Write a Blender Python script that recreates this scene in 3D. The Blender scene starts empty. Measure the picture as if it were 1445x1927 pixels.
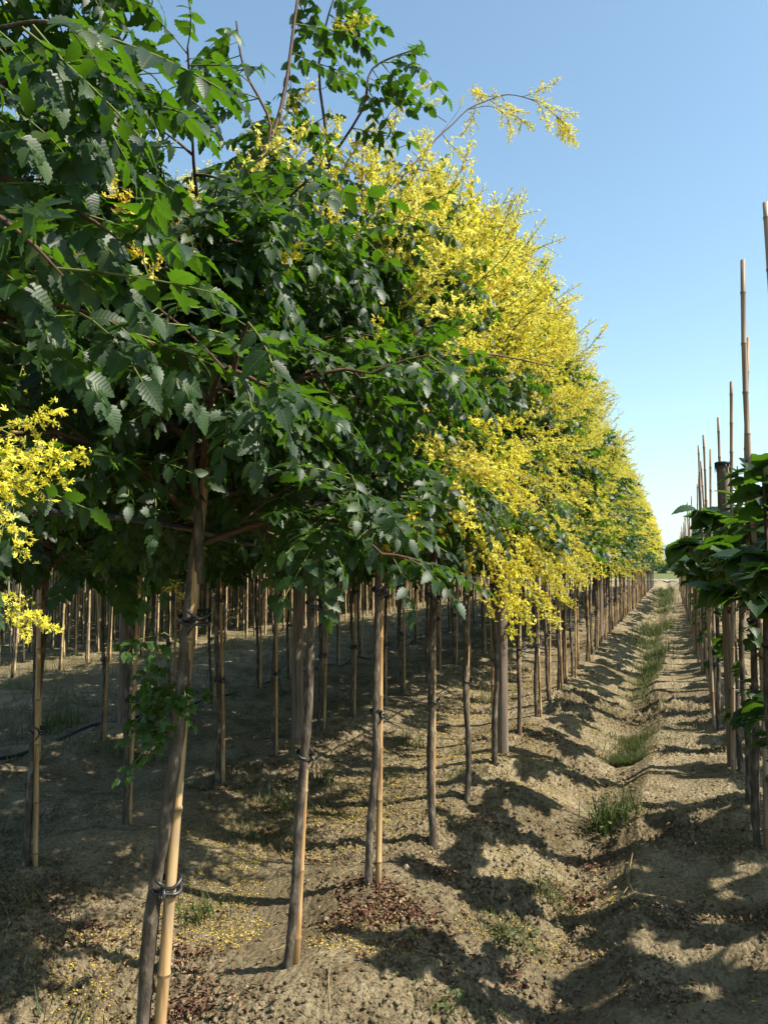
import bpy, math, random
import numpy as np
from math import radians as R_, sin, cos, pi
from mathutils import Vector, Matrix

SC = bpy.context.scene
COL = SC.collection
# ------------------------------------------------------------------ camera
YAW, PITCH, EYE = R_(19.85), R_(3.78), 1.6
cam = bpy.data.cameras.new('camera')
cam.sensor_fit = 'VERTICAL'; cam.sensor_height = 36.0; cam.lens = 28.0
cam.clip_start = 0.05; cam.clip_end = 20000
co = bpy.data.objects.new('camera', cam); COL.objects.link(co)
co.location = (0, 0, EYE)
FWD = Vector((-sin(YAW) * cos(PITCH), cos(YAW) * cos(PITCH), sin(PITCH)))
co.rotation_euler = FWD.to_track_quat('-Z', 'Y').to_euler()
SC.camera = co
# ------------------------------------------------------------------ sky, sun, exposure
SUN_EL, SUN_AZ = R_(49), R_(90)          # azimuth measured from +Y towards +X
w = bpy.data.worlds.new('World'); SC.world = w; w.use_nodes = True
nt = w.node_tree; nt.nodes.clear()
sky = nt.nodes.new('ShaderNodeTexSky'); sky.sky_type = 'NISHITA'; sky.sun_disc = False
sky.sun_elevation = SUN_EL; sky.sun_rotation = SUN_AZ
sky.air_density = 1.0; sky.dust_density = 1.0; sky.ozone_density = 1.2
bg = nt.nodes.new('ShaderNodeBackground'); bg.inputs['Strength'].default_value = 0.098
ow = nt.nodes.new('ShaderNodeOutputWorld')
wb = nt.nodes.new('ShaderNodeMix'); wb.data_type = 'RGBA'; wb.blend_type = 'MULTIPLY'; wb.inputs[0].default_value = 1.0
wb.inputs[7].default_value = (0.96, 1.11, 1.04, 1)
nt.links.new(sky.outputs[0], wb.inputs[6]); nt.links.new(wb.outputs[2], bg.inputs[0]); nt.links.new(bg.outputs[0], ow.inputs[0])
sl = bpy.data.lights.new('sun', 'SUN'); sl.energy = 5.0; sl.angle = R_(0.55); sl.color = (1.0, 0.93, 0.80)
so = bpy.data.objects.new('sun', sl); COL.objects.link(so)
SUNV = Vector((sin(SUN_AZ) * cos(SUN_EL), cos(SUN_AZ) * cos(SUN_EL), sin(SUN_EL)))
so.rotation_euler = SUNV.to_track_quat('Z', 'Y').to_euler(); so.location = (20, 0, 30)
SC.view_settings.view_transform = 'Standard'; SC.view_settings.look = 'None'
SC.view_settings.exposure = 1.25; SC.view_settings.gamma = 1.0
SC.cycles.max_bounces = 8; SC.cycles.diffuse_bounces = 3; SC.cycles.transmission_bounces = 5
SC.cycles.use_denoising = True

# ------------------------------------------------------------------ helpers
def at(px, py, d):
    """world point seen at pixel (px,py) of the 1445x1927 photo, d metres in front of the camera"""
    r = Vector((cos(YAW), sin(YAW), 0)); u = r.cross(FWD)
    return Vector((0, 0, EYE)) + d * (FWD + r * ((px - 722.5) / 1498.8) + u * ((963.5 - py) / 1498.8))

class G:
    """collects quads and triangles with a material slot and a per-vertex (u, v, random) triple"""
    def __init__(s): s.V = []; s.A = []; s.Q = []; s.T = []; s.QM = []; s.TM = []; s.n = 0
    def add(s, V, Q=None, T=None, m=0, A=None):
        V = np.asarray(V, np.float32).reshape(-1, 3)
        s.V.append(V); s.A.append(np.zeros((len(V), 3), np.float32) if A is None else np.asarray(A, np.float32).reshape(-1, 3))
        if Q is not None and len(Q):
            Q = np.asarray(Q, np.int64); s.Q.append(Q + s.n); s.QM.append(np.broadcast_to(np.asarray(m, np.int32), (len(Q),)).copy())
        if T is not None and len(T):
            T = np.asarray(T, np.int64); s.T.append(T + s.n); s.TM.append(np.broadcast_to(np.asarray(m, np.int32), (len(T),)).copy())
        s.n += len(V); return s
    def cat(s):
        c = lambda L, k: np.concatenate(L) if L else np.zeros((0, k), np.int64)
        V = np.concatenate(s.V); A = np.concatenate(s.A)
        return V, A, c(s.Q, 4), c(s.T, 3), (np.concatenate(s.QM) if s.QM else np.zeros(0, np.int32)), (np.concatenate(s.TM) if s.TM else np.zeros(0, np.int32))
    def scatter(s, tpl, M, rnd=None, m=None):
        """copies of the template (tuple from cat()) under N 3x4 matrices"""
        if len(M) == 0: return s
        V, A, Q, T, qm, tm = tpl; M = np.asarray(M, np.float32); n = len(M); k = len(V)
        W = np.einsum('nij,kj->nki', M[:, :, :3], V) + M[:, None, :, 3]
        AA = np.broadcast_to(A, (n, k, 3)).copy()
        if rnd is not None: AA[:, :, 2] = (AA[:, :, 2] * 0.35 + np.asarray(rnd)[:, None]) % 1.0
        off = (np.arange(n) * k)[:, None, None]
        s.V.append(W.reshape(-1, 3)); s.A.append(AA.reshape(-1, 3))
        if len(Q): s.Q.append((Q[None] + off).reshape(-1, 4) + s.n); s.QM.append(np.tile(qm, n) if m is None else np.full(len(Q) * n, m, np.int32))
        if len(T): s.T.append((T[None] + off).reshape(-1, 3) + s.n); s.TM.append(np.tile(tm, n) if m is None else np.full(len(T) * n, m, np.int32))
        s.n += n * k; return s
    def tube(s, P, rad, sides=6, m=0, cap=True, bump=None, rnd=0.5):
        P = np.asarray([tuple(p) for p in P], float); n = len(P)
        rad = np.broadcast_to(np.asarray(rad, float), (n,))
        t = np.gradient(P, axis=0); t /= np.linalg.norm(t, axis=1)[:, None] + 1e-9
        ref = np.array([1.0, 0, 0]) if abs(t[0][0]) < 0.8 else np.array([0, 1.0, 0])
        a = ref[None] - t * (t @ ref)[:, None]; a /= np.linalg.norm(a, axis=1)[:, None] + 1e-9
        b = np.cross(t, a); th = np.arange(sides) * 2 * pi / sides
        rr = rad[:, None] * (1 if bump is None else 1 + bump)
        V = P[:, None] + rr[..., None] * (a[:, None] * np.cos(th)[None, :, None] + b[:, None] * np.sin(th)[None, :, None])
        ln = np.concatenate([[0], np.cumsum(np.linalg.norm(np.diff(P, axis=0), axis=1))])
        A = np.zeros((n, sides, 3)); A[..., 0] = th / (2 * pi); A[..., 1] = ln[:, None]; A[..., 2] = rnd
        i = np.arange(n - 1)[:, None] * sides; j = np.arange(sides)[None]; j2 = (j + 1) % sides
        Q = np.stack([i + j, i + j2, i + sides + j2, i + sides + j], -1).reshape(-1, 4)
        V = V.reshape(-1, 3); A = A.reshape(-1, 3); T = []
        if cap:
            V = np.concatenate([V, P[:1], P[-1:]]); A = np.concatenate([A, A[:1], A[-1:]]); k = n * sides
            T = [(k, (q + 1) % sides, q) for q in range(sides)] + [(k + 1, (n - 1) * sides + q, (n - 1) * sides + (q + 1) % sides) for q in range(sides)]
        return s.add(V, Q, T, m, A)
    def mesh(s, name, mats, smooth=True):
        V, A, Q, T, qm, tm = s.cat()
        me = bpy.data.meshes.new(name)
        me.vertices.add(len(V)); me.vertices.foreach_set('co', np.ascontiguousarray(V, np.float32).ravel())
        li = np.concatenate([Q.ravel(), T.ravel()]).astype(np.int32)
        me.loops.add(len(li)); me.loops.foreach_set('vertex_index', li)
        nq, n3 = len(Q), len(T)
        me.polygons.add(nq + n3)
        me.polygons.foreach_set('loop_start', np.concatenate([np.arange(nq) * 4, nq * 4 + np.arange(n3) * 3]).astype(np.int32))
        me.polygons.foreach_set('material_index', np.concatenate([qm, tm]).astype(np.int32))
        me.polygons.foreach_set('use_smooth', np.full(nq + n3, smooth))
        for m in mats: me.materials.append(m)
        at_ = me.attributes.new('leaf', 'FLOAT_VECTOR', 'POINT'); at_.data.foreach_set('vector', np.ascontiguousarray(A, np.float32).ravel())
        me.update(calc_edges=True)
        return me

def link(name, me, parent=None, loc=(0, 0, 0), rz=0.0, sc=1.0):
    o = bpy.data.objects.new(name, me); COL.objects.link(o)
    o.location = loc; o.rotation_euler = (0, 0, rz); o.scale = (sc, sc, sc)
    if parent is not None: o.parent = parent
    return o
def tag(o, label=None, cat=None, group=None, kind=None):
    if label: o['label'] = label
    if cat: o['category'] = cat
    if group: o['group'] = group
    if kind: o['kind'] = kind
    return o

# value noise (vectorised) ------------------------------------------------
_rs = np.random.RandomState(7); _H = _rs.rand(256, 256)
def vnoise(x, y):
    xi = np.floor(x).astype(int); yi = np.floor(y).astype(int); fx = x - xi; fy = y - yi
    fx = fx * fx * fx * (fx * (fx * 6 - 15) + 10); fy = fy * fy * fy * (fy * (fy * 6 - 15) + 10)
    a = _H[xi & 255, yi & 255]; b = _H[(xi + 1) & 255, yi & 255]; c = _H[xi & 255, (yi + 1) & 255]; d = _H[(xi + 1) & 255, (yi + 1) & 255]
    return (a * (1 - fx) + b * fx) * (1 - fy) + (c * (1 - fx) + d * fx) * fy - 0.5
def fbm(x, y, o=3, g=0.5):
    s = 0; a = 1.0
    for k in range(o): s = s + a * vnoise(x * 2 ** k + 17.3 * k, y * 2 ** k + 5.1 * k); a *= g
    return s

# ------------------------------------------------------------------ materials
def mat(name):
    m = bpy.data.materials.new(name); m.use_nodes = True; n = m.node_tree; n.nodes.clear()
    return m, n, lambda t: n.nodes.new('ShaderNode' + t), n.links.new
def ramp(N, L, src, stops):
    r = N('ValToRGB'); e = r.color_ramp.elements
    while len(e) < len(stops): e.new(0.5)
    for el, (p, c) in zip(e, stops): el.position = p; el.color = (*c, 1)
    L(src, r.inputs[0]); return r.outputs[0]
def dark(stops, k=0.77): return [(p, tuple(c * k for c in col)) for p, col in stops]
def noise(N, L, vec, scale, detail=4, rough=0.55):
    t = N('TexNoise'); t.inputs['Scale'].default_value = scale; t.inputs['Detail'].default_value = detail; t.inputs['Roughness'].default_value = rough
    if vec is not None: L(vec, t.inputs['Vector'])
    return t.outputs[0]
def mth(N, L, op, a, b=None, clamp=False):
    t = N('Math'); t.operation = op; t.use_clamp = clamp
    for k, x in enumerate((a, b)):
        if x is None: continue
        if isinstance(x, (int, float)): t.inputs[k].default_value = x
        else: L(x, t.inputs[k])
    return t.outputs[0]
def mixc(N, L, f, a, b, blend='MIX'):
    t = N('Mix'); t.data_type = 'RGBA'; t.blend_type = blend
    for k, x in ((0, f), (6, a), (7, b)):
        if isinstance(x, (int, float)): t.inputs[k].default_value = x
        elif isinstance(x, tuple): t.inputs[k].default_value = (*x, 1)
        else: L(x, t.inputs[k])
    return t.outputs[2]

def leaf_mat(name, stops, trans, tmix=0.4, rough=0.42, veins=9.0, vein_col=(0.16, 0.22, 0.06), bump=0.35):
    m, n, N, L = mat(name)
    a = N('Attribute'); a.attribute_name = 'leaf'; sx = N('SeparateXYZ'); L(a.outputs['Vector'], sx.inputs[0])
    u, v, r = sx.outputs
    au = mth(N, L, 'ABSOLUTE', u)
    base = ramp(N, L, r, dark(stops))
    ph = mth(N, L, 'SUBTRACT', mth(N, L, 'MULTIPLY', v, veins), mth(N, L, 'MULTIPLY', au, 2.2))
    fr = mth(N, L, 'ABSOLUTE', mth(N, L, 'SUBTRACT', mth(N, L, 'FRACT', ph), 0.5))        # 0.5 on a side vein
    side = mth(N, L, 'MULTIPLY', mth(N, L, 'SUBTRACT', fr, 0.40), 8.0, True)
    mid = mth(N, L, 'SUBTRACT', 1.0, mth(N, L, 'MULTIPLY', au, 14.0), True)
    vn = mth(N, L, 'MAXIMUM', mth(N, L, 'MULTIPLY', side, 0.45), mid)
    tco = N('TexCoord'); bl = ramp(N, L, noise(N, L, tco.outputs['Object'], 28.0, 3), [(0.35, (0.62, 0.66, 0.6)), (0.62, (1.2, 1.15, 1.1))])
    base = mixc(N, L, 1.0, base, bl, 'MULTIPLY')
    col = mixc(N, L, mth(N, L, 'MULTIPLY', vn, 0.55), base, vein_col)
    p = N('BsdfPrincipled'); L(col, p.inputs['Base Color']); p.inputs['Roughness'].default_value = rough
    p.inputs['Specular IOR Level'].default_value = 0.36
    b = N('Bump'); b.inputs['Strength'].default_value = bump; b.inputs['Distance'].default_value = 0.004
    L(mth(N, L, 'SUBTRACT', fr, mth(N, L, 'MULTIPLY', mid, -0.3)), b.inputs['Height']); b.invert = True
    L(b.outputs[0], p.inputs['Normal'])
    t = N('BsdfTranslucent'); L(mixc(N, L, 0.55, trans, base, 'MIX'), t.inputs[0]); t.inputs[0].default_value = (*trans, 1)
    tc = mixc(N, L, mth(N, L, 'MULTIPLY', vn, 0.5), trans, tuple(c * 0.35 for c in trans)); L(tc, t.inputs[0])
    mx = N('MixShader'); mx.inputs[0].default_value = tmix; L(p.outputs[0], mx.inputs[1]); L(t.outputs[0], mx.inputs[2])
    o = N('OutputMaterial'); L(mx.outputs[0], o.inputs[0]); return m

M_LEAF = leaf_mat('tree_leaf', [(0.0, (0.009, 0.028, 0.010)), (0.5, (0.015, 0.042, 0.012)), (0.85, (0.025, 0.060, 0.013)), (1.0, (0.050, 0.080, 0.014))], (0.105, 0.25, 0.008), 0.31, 0.46, bump=0.12, vein_col=(0.07, 0.11, 0.035))
M_BROAD = leaf_mat('broad_leaf', [(0.0, (0.010, 0.034, 0.015)), (0.6, (0.017, 0.048, 0.017)), (1.0, (0.032, 0.07, 0.018))], (0.10, 0.23, 0.010), 0.32, 0.48, veins=11, bump=0.16, vein_col=(0.07, 0.11, 0.035))
M_SHOOT = leaf_mat('fresh_leaf', [(0.0, (0.025, 0.07, 0.014)), (1.0, (0.05, 0.11, 0.018))], (0.09, 0.22, 0.010), 0.32, 0.5, veins=6, bump=0.1)

def petal_mat():
    m, n, N, L = mat('yellow_petal')
    a = N('Attribute'); a.attribute_name = 'leaf'; sx = N('SeparateXYZ'); L(a.outputs['Vector'], sx.inputs[0])
    c = ramp(N, L, sx.outputs[2], dark([(0.0, (0.76, 0.66, 0.040)), (0.45, (0.82, 0.73, 0.075)), (0.85, (0.84, 0.775, 0.18)), (0.955, (0.68, 0.50, 0.04)), (1.0, (0.55, 0.27, 0.03))], .95))
    d = N('BsdfPrincipled'); L(c, d.inputs['Base Color']); d.inputs['Roughness'].default_value = 0.6; d.inputs['Specular IOR Level'].default_value = 0.25
    t = N('BsdfTranslucent'); L(c, t.inputs[0])
    mx = N('MixShader'); mx.inputs[0].default_value = 0.45; L(d.outputs[0], mx.inputs[1]); L(t.outputs[0], mx.inputs[2])
    o = N('OutputMaterial'); L(mx.outputs[0], o.inputs[0]); return m
M_PETAL = petal_mat()
M_FALLEN = None

def simple(name, stops, scale, rough=0.8, bump=0.3, dist=0.01, stretch=(1, 1, 1), detail=5, spec=0.3):
    m, n, N, L = mat(name)
    tc = N('TexCoord'); mp = N('Mapping'); mp.inputs['Scale'].default_value = stretch; L(tc.outputs['Object'], mp.inputs[0])
    oi = N('ObjectInfo'); av = N('VectorMath'); av.operation = 'ADD'; L(mp.outputs[0], av.inputs[0])
    sc_ = N('VectorMath'); sc_.operation = 'SCALE'; sc_.inputs['Scale'].default_value = 31.0
    cx = N('CombineXYZ'); L(oi.outputs['Random'], cx.inputs[0]); L(oi.outputs['Random'], cx.inputs[2]); L(cx.outputs[0], sc_.inputs[0]); L(sc_.outputs[0], av.inputs[1])
    f = noise(N, L, av.outputs[0], scale, detail)
    c = ramp(N, L, f, dark(stops))
    p = N('BsdfPrincipled'); L(c, p.inputs['Base Color']); p.inputs['Roughness'].default_value = rough; p.inputs['Specular IOR Level'].default_value = spec
    b = N('Bump'); b.inputs['Strength'].default_value = bump; b.inputs['Distance'].default_value = dist; L(f, b.inputs['Height']); L(b.outputs[0], p.inputs['Normal'])
    o = N('OutputMaterial'); L(p.outputs[0], o.inputs[0]); return m
M_BARK = simple('bark', [(0.3, (0.036, 0.027, 0.020)), (0.48, (0.080, 0.062, 0.044)), (0.58, (0.130, 0.103, 0.074)), (0.68, (0.22, 0.19, 0.15))], 34, 0.85, 1.0, 0.012, (1, 1, 0.4))
M_TWIG = simple('twig_bark', [(0.3, (0.045, 0.024, 0.014)), (0.7, (0.12, 0.060, 0.034))], 30, 0.7, 0.3, 0.003)
M_STEM = simple('flower_stem', [(0.3, (0.085, 0.115, 0.024)), (0.7, (0.16, 0.18, 0.04))], 30, 0.6, 0.0)
M_CANE = simple('bamboo_cane', [(0.34, (0.19, 0.105, 0.045)), (0.46, (0.38, 0.225, 0.095)), (0.58, (0.52, 0.345, 0.165)), (0.68, (0.36, 0.28, 0.19))], 12, 0.5, 0.12, 0.004, (3, 3, 0.25))
M_CANEOLD = simple('weathered_cane', [(0.30, (0.20, 0.13, 0.08)), (0.5, (0.33, 0.23, 0.15)), (0.7, (0.44, 0.34, 0.25))], 9, 0.55, 0.12, 0.004, (3, 3, 0.25))
M_PALE = simple('pale_cane', [(0.30, (0.40, 0.27, 0.13)), (0.5, (0.56, 0.40, 0.21)), (0.7, (0.66, 0.50, 0.30))], 9, 0.5, 0.1, 0.004, (3, 3, 0.25))
M_NODE = simple('cane_node', [(0.3, (0.13, 0.075, 0.035)), (0.7, (0.28, 0.18, 0.09))], 30, 0.6, 0.1)
M_POST = simple('post_wood', [(0.3, (0.10, 0.075, 0.055)), (0.5, (0.18, 0.135, 0.10)), (0.7, (0.27, 0.215, 0.165))], 10, 0.85, 0.5, 0.006, (4, 4, 0.25))
M_POSTEND = simple('post_end_wood', [(0.3, (0.30, 0.20, 0.13)), (0.7, (0.42, 0.30, 0.20))], 20, 0.85, 0.3)
M_RUBBER = simple('black_rubber', [(0.3, (0.012, 0.012, 0.013)), (0.7, (0.03, 0.03, 0.032))], 20, 0.42, 0.1, 0.002, spec=0.5)
M_HOSE = simple('black_hose', [(0.3, (0.014, 0.014, 0.016)), (0.7, (0.035, 0.035, 0.038))], 12, 0.33, 0.05, 0.002, spec=0.5)
M_FALLEN = simple('fallen_petal', [(0.3, (0.30, 0.19, 0.025)), (0.5, (0.50, 0.36, 0.04)), (0.7, (0.62, 0.50, 0.08))], 9, 0.7, 0.0)
M_DEAD = simple('dead_leaf', [(0.3, (0.055, 0.024, 0.014)), (0.5, (0.115, 0.050, 0.028)), (0.7, (0.20, 0.110, 0.062))], 25, 0.8, 0.2, 0.003)
M_GRASS = leaf_mat('grass_blade', [(0.0, (0.030, 0.062, 0.015)), (0.5, (0.055, 0.092, 0.022)), (0.8, (0.12, 0.125, 0.04)), (1.0, (0.22, 0.175, 0.08))], (0.10, 0.15, 0.02), 0.30, 0.6, veins=0.0, bump=0.0)
M_STRAW = simple('straw', [(0.3, (0.22, 0.15, 0.07)), (0.7, (0.42, 0.32, 0.17))], 20, 0.8, 0.1)
M_STONE = simple('stone', [(0.3, (0.24, 0.21, 0.17)), (0.7, (0.42, 0.38, 0.31))], 14, 0.85, 0.4)

def soil_mat():
    m, n, N, L = mat('dry_soil')
    tc = N('TexCoord'); P = tc.outputs['Object']; sx = N('SeparateXYZ'); L(P, sx.inputs[0])
    big = noise(N, L, P, 0.7, 4); midn = noise(N, L, P, 6.0, 6, 0.62); fine = noise(N, L, P, 55.0, 5, 0.7)
    c = ramp(N, L, mth(N, L, 'ADD', mth(N, L, 'MULTIPLY', midn, 0.48), mth(N, L, 'MULTIPLY', fine, 0.52)),
             dark([(0.33, (0.075, 0.050, 0.026)), (0.42, (0.205, 0.158, 0.092)), (0.52, (0.360, 0.288, 0.175)), (0.66, (0.480, 0.398, 0.260))], .84))
    c = mixc(N, L, mth(N, L, 'MULTIPLY', ramp(N, L, big, [(0.45, (0, 0, 0)), (0.60, (1, 1, 1))]), 0.55), c, (0.115, 0.088, 0.045))
    # dry weeds stain the open ground away from the rows
    far = ramp(N, L, mth(N, L, 'MULTIPLY', mth(N, L, 'ABSOLUTE', sx.outputs[0]), 0.05), [(0.33, (0, 0, 0)), (0.5, (1, 1, 1))])
    gr = ramp(N, L, noise(N, L, P, 1.6, 6, 0.6), [(0.42, (0, 0, 0)), (0.6, (1, 1, 1))])
    c = mixc(N, L, mth(N, L, 'MULTIPLY', mth(N, L, 'MULTIPLY', far, gr), 0.75), c, (0.13, 0.12, 0.05))
    fy = ramp(N, L, mth(N, L, 'MULTIPLY', sx.outputs[1], 0.01), [(0.9, (0, 0, 0)), (1.0, (1, 1, 1))])
    c = mixc(N, L, fy, c, (0.12, 0.135, 0.045))
    p = N('BsdfPrincipled'); L(c, p.inputs['Base Color']); p.inputs['Roughness'].default_value = 0.95; p.inputs['Specular IOR Level'].default_value = 0.1
    vo = N('TexVoronoi'); vo.inputs['Scale'].default_value = 34.0; L(P, vo.inputs['Vector'])
    h = mth(N, L, 'ADD', mth(N, L, 'MULTIPLY', fine, 1.0), mth(N, L, 'MULTIPLY', vo.outputs['Distance'], -0.7))
    b = N('Bump'); b.inputs['Strength'].default_value = 1.0; b.inputs['Distance'].default_value = 0.045; L(h, b.inputs['Height']); L(b.outputs[0], p.inputs['Normal'])
    o = N('OutputMaterial'); L(p.outputs[0], o.inputs[0]); return m
M_SOIL = soil_mat()

# ------------------------------------------------------------------ ground
ROW1, ROW2, ROW3, RROW, RROW2 = -1.41, -3.28, -5.08, 0.43, 2.28
FURROW = -0.50
def base_z(x, y):
    x = np.asarray(x, float); y = np.asarray(y, float)
    wob = 0.05 * np.sin(y * 0.9) + 0.06 * fbm(y * 0.7, y * 0 + 3.3, 2)
    amp = np.clip((14 - np.abs(x + 1)) / 6, 0, 1) * np.clip((100 - y) / 10, 0, 1)
    z = np.zeros_like(x)
    # path: left slope, ditch, steeper right bank, flat lane, right ridge
    z += np.interp(x - wob, [-9.5, -8.6, -7.6, -6.9, -6.0, -5.08, -4.2, -3.28, -2.95, -2.62, -2.25, -1.95, -1.41, -1.05, -0.70, -0.52, -0.38, -0.20, 0.10, 0.43, 0.8, 1.35, 1.8, 2.28, 3.2, 4.1, 5.0, 6],
                   [-.03, 0, 0, -.02, -.12, 0, -.12, 0, -.02, -.10, -.13, -.11, 0.02, -.03, -.16, -.22, -.18, -.06, -.06, 0.0, -.06, -.14, -.06, 0, -.12, 0, -.1, 0]) * amp
    rip = (np.sin(y * 2 * pi / 0.92 + 1.5 * fbm(x * 0.8, y * 0.5, 2) * 2) ) * 0.032 + 0.055 * fbm(x * 0.9 + 11, y * 1.5, 2)
    z += rip * amp * np.where(x < -0.45, 1.0, 0.75) * np.exp(-((x + 0.52) / 0.14) ** 2 * -0.0)
    return z
def fine_z(x, y):
    f = np.clip((30 - y) / 20, 0, 1) * np.clip((9 - np.abs(x + 1)) / 4, 0, 1)
    c = fbm(x * 7 + 3, y * 7, 3, 0.55); e = np.abs(fbm(x * 22, y * 22 + 9, 2, 0.6))
    rough = np.clip(0.35 + 1.6 * fbm(x * 1.3 + 40, y * 1.3, 2), 0.15, 1.3)
    return f * rough * (0.056 * c - 0.048 * e + 0.017 + 0.030 * fbm(x * 48, y * 48, 2, .6))
def gz(x, y): return float(base_z(np.array([x]), np.array([y]))[0] + fine_z(np.array([x]), np.array([y]))[0])
def gza(x, y): return base_z(x, y) + fine_z(x, y)

def ground():
    xs = [-3.8]
    while xs[-1] < 1.15: xs.append(xs[-1] + 0.0135)
    st = 0.0135
    while xs[-1] < 3000: st = min(st * 1.06, 60); xs.append(xs[-1] + st)
    l = [-3.8]; st = 0.0135
    while l[-1] > -3000: st = min(st * (1.03 if l[-1] > -9 else 1.06), 60); l.append(l[-1] - st)
    xs = np.array(l[::-1][:-1] + xs)
    ys = [1.3]
    while ys[-1] < 60: ys.append(ys[-1] + max(0.0125, 0.0046 * ys[-1]))
    st = 0.3
    while ys[-1] < 6500: st *= 1.12; ys.append(ys[-1] + st)
    l = [1.3]; st = 0.03
    while l[-1] > -300: st *= 1.25; l.append(l[-1] - st)
    ys = np.array(l[::-1][:-1] + ys)
    X, Y = np.meshgrid(xs, ys); x = X.ravel(); y = Y.ravel(); z = gza(x, y)
    nx, ny = len(xs), len(ys)
    i = np.arange(ny - 1)[:, None] * nx; j = np.arange(nx - 1)[None]
    Q = np.stack([i + j, i + j + 1, i + nx + j + 1, i + nx + j], -1).reshape(-1, 4)
    g = G().add(np.stack([x, y, z], 1), Q)
    o = link('ground', g.mesh('ground', [M_SOIL])); tag(o, kind='structure')
ground()

# ------------------------------------------------------------------ leaf, flower and panicle templates
def strip_leaf(stations, widths, L, fold=0.25, droop=0.35, inner=False, corr=0.0):
    """a folded, curved leaf: stations along the midrib, half widths at each"""
    g = G(); V = []; A = []; cols = 5 if inner else 3; n = len(stations)
    for k, (v, wd) in enumerate(zip(stations, widths)):
        x = v * L; zc = -droop * L * v * v
        for c in (np.linspace(-1, 1, cols)):
            yy = c * wd * L
            z = zc + abs(yy) * fold + (corr * L * (1 if k % 2 else -1) * (abs(c)) if corr else 0)
            xx = x - abs(c) * wd * L * 0.10
            V.append((xx, yy, z)); A.append((c * min(1, wd / max(widths)), v, 0.5))
    Q = [(k * cols + c, (k + 1) * cols + c, (k + 1) * cols + c + 1, k * cols + c + 1) for k in range(n - 1) for c in range(cols - 1)]
    return g.add(V, Q, A=A).cat()
LS = [0, .09, .19, .27, .37, .45, .55, .63, .73, .81, .90, 1.0]
LW = [.02, .17, .29, .22, .32, .24, .30, .20, .22, .12, .11, .005]
LEAFLET_HI = strip_leaf(LS, LW, 1.0, 0.22, 0.22)
LEAFLET_WIDE = strip_leaf(LS, [.02, .24, .38, .31, .42, .34, .39, .28, .29, .17, .13, .005], 1.0, 0.20, 0.26)
LEAFLET_MID = strip_leaf([0, .28, .62, 1.0], [.03, .36, .30, .01], 1.0, 0.25, 0.2)
LEAFLET_FAR = strip_leaf([0, .45, 1.0], [.08, .42, .02], 1.0, 0.25, 0.15)

def mat34(pos, yaw, pitch, roll, s):
    """N 3x4 matrices: x axis along (yaw, pitch), rolled, scaled"""
    cy, sy, cp, sp, cr, sr = np.cos(yaw), np.sin(yaw), np.cos(pitch), np.sin(pitch), np.cos(roll), np.sin(roll)
    ax = np.stack([cy * cp, sy * cp, sp], -1); ay0 = np.stack([-sy, cy, 0 * cy], -1); az0 = np.cross(ax, ay0)
    ay = ay0 * cr[..., None] + az0 * sr[..., None]; az = np.cross(ax, ay)
    s = np.broadcast_to(s, cy.shape)[..., None]
    return np.stack([ax * s, ay * s, az * s, np.asarray(pos)], -1)
def compound(leaflet, npair, rng, lw=1.0, stemsides=4, llen=0.235):
    """one pinnate leaf of unit rachis length along +x, drooping"""
    g = G(); pos = []; yaw = []; pit = []; rol = []; sc = []
    rach = lambda s: np.array([s, 0.05 * sin(3 * s), -0.16 * s * s])
    if stemsides: g.tube([rach(s) for s in np.linspace(0, 1, 5)], [0.010, 0.009, .008, .006, .005], stemsides, m=1, cap=False)
    for k in range(npair):
        s = 0.22 + 0.74 * k / (npair - 1) if npair > 1 else .6
        for sd in (-1, 1):
            pos.append(rach(s + rng.uniform(-.02, .02))); yaw.append(sd * (R_(66) - R_(18) * s + rng.normal(0, .10))); pit.append(-0.35 * s - 0.15 + rng.normal(0, .24)); rol.append(-sd * 0.12 + rng.normal(0, .38))
            sc.append(llen * (0.74 + 0.75 * sin(pi * (0.15 + 0.72 * s))) * 0.72 * rng.uniform(.72, 1.18) * lw)
    pos.append(rach(1.0)); yaw.append(0); pit.append(-.42); rol.append(0); sc.append(llen * 1.0 * lw)
    M = mat34(np.array(pos), np.array(yaw), np.array(pit), np.array(rol), np.array(sc))
    g.scatter(leaflet, M, rng.rand(len(M)), m=0)
    return g.cat()
rg = np.random.RandomState(3)
LEAF_HI = [compound(LEAFLET_HI, n_, rg) for n_ in (6, 5, 7, 6, 4)]
LEAF_BIG = compound(LEAFLET_WIDE, 6, rg, 1.0, 5, .29)
LEAF_SHOOT = compound(LEAFLET_WIDE, 2, rg, 1.0, 4, .5)
LEAF_MID = [compound(LEAFLET_MID, 6, rg, 1.08, 3), compound(LEAFLET_MID, 5, rg, 1.1, 3)]
LEAF_FAR = [compound(LEAFLET_FAR, 3, rg, 1.75, 0), compound(LEAFLET_FAR, 3, rg, 1.75, 0)]

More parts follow.
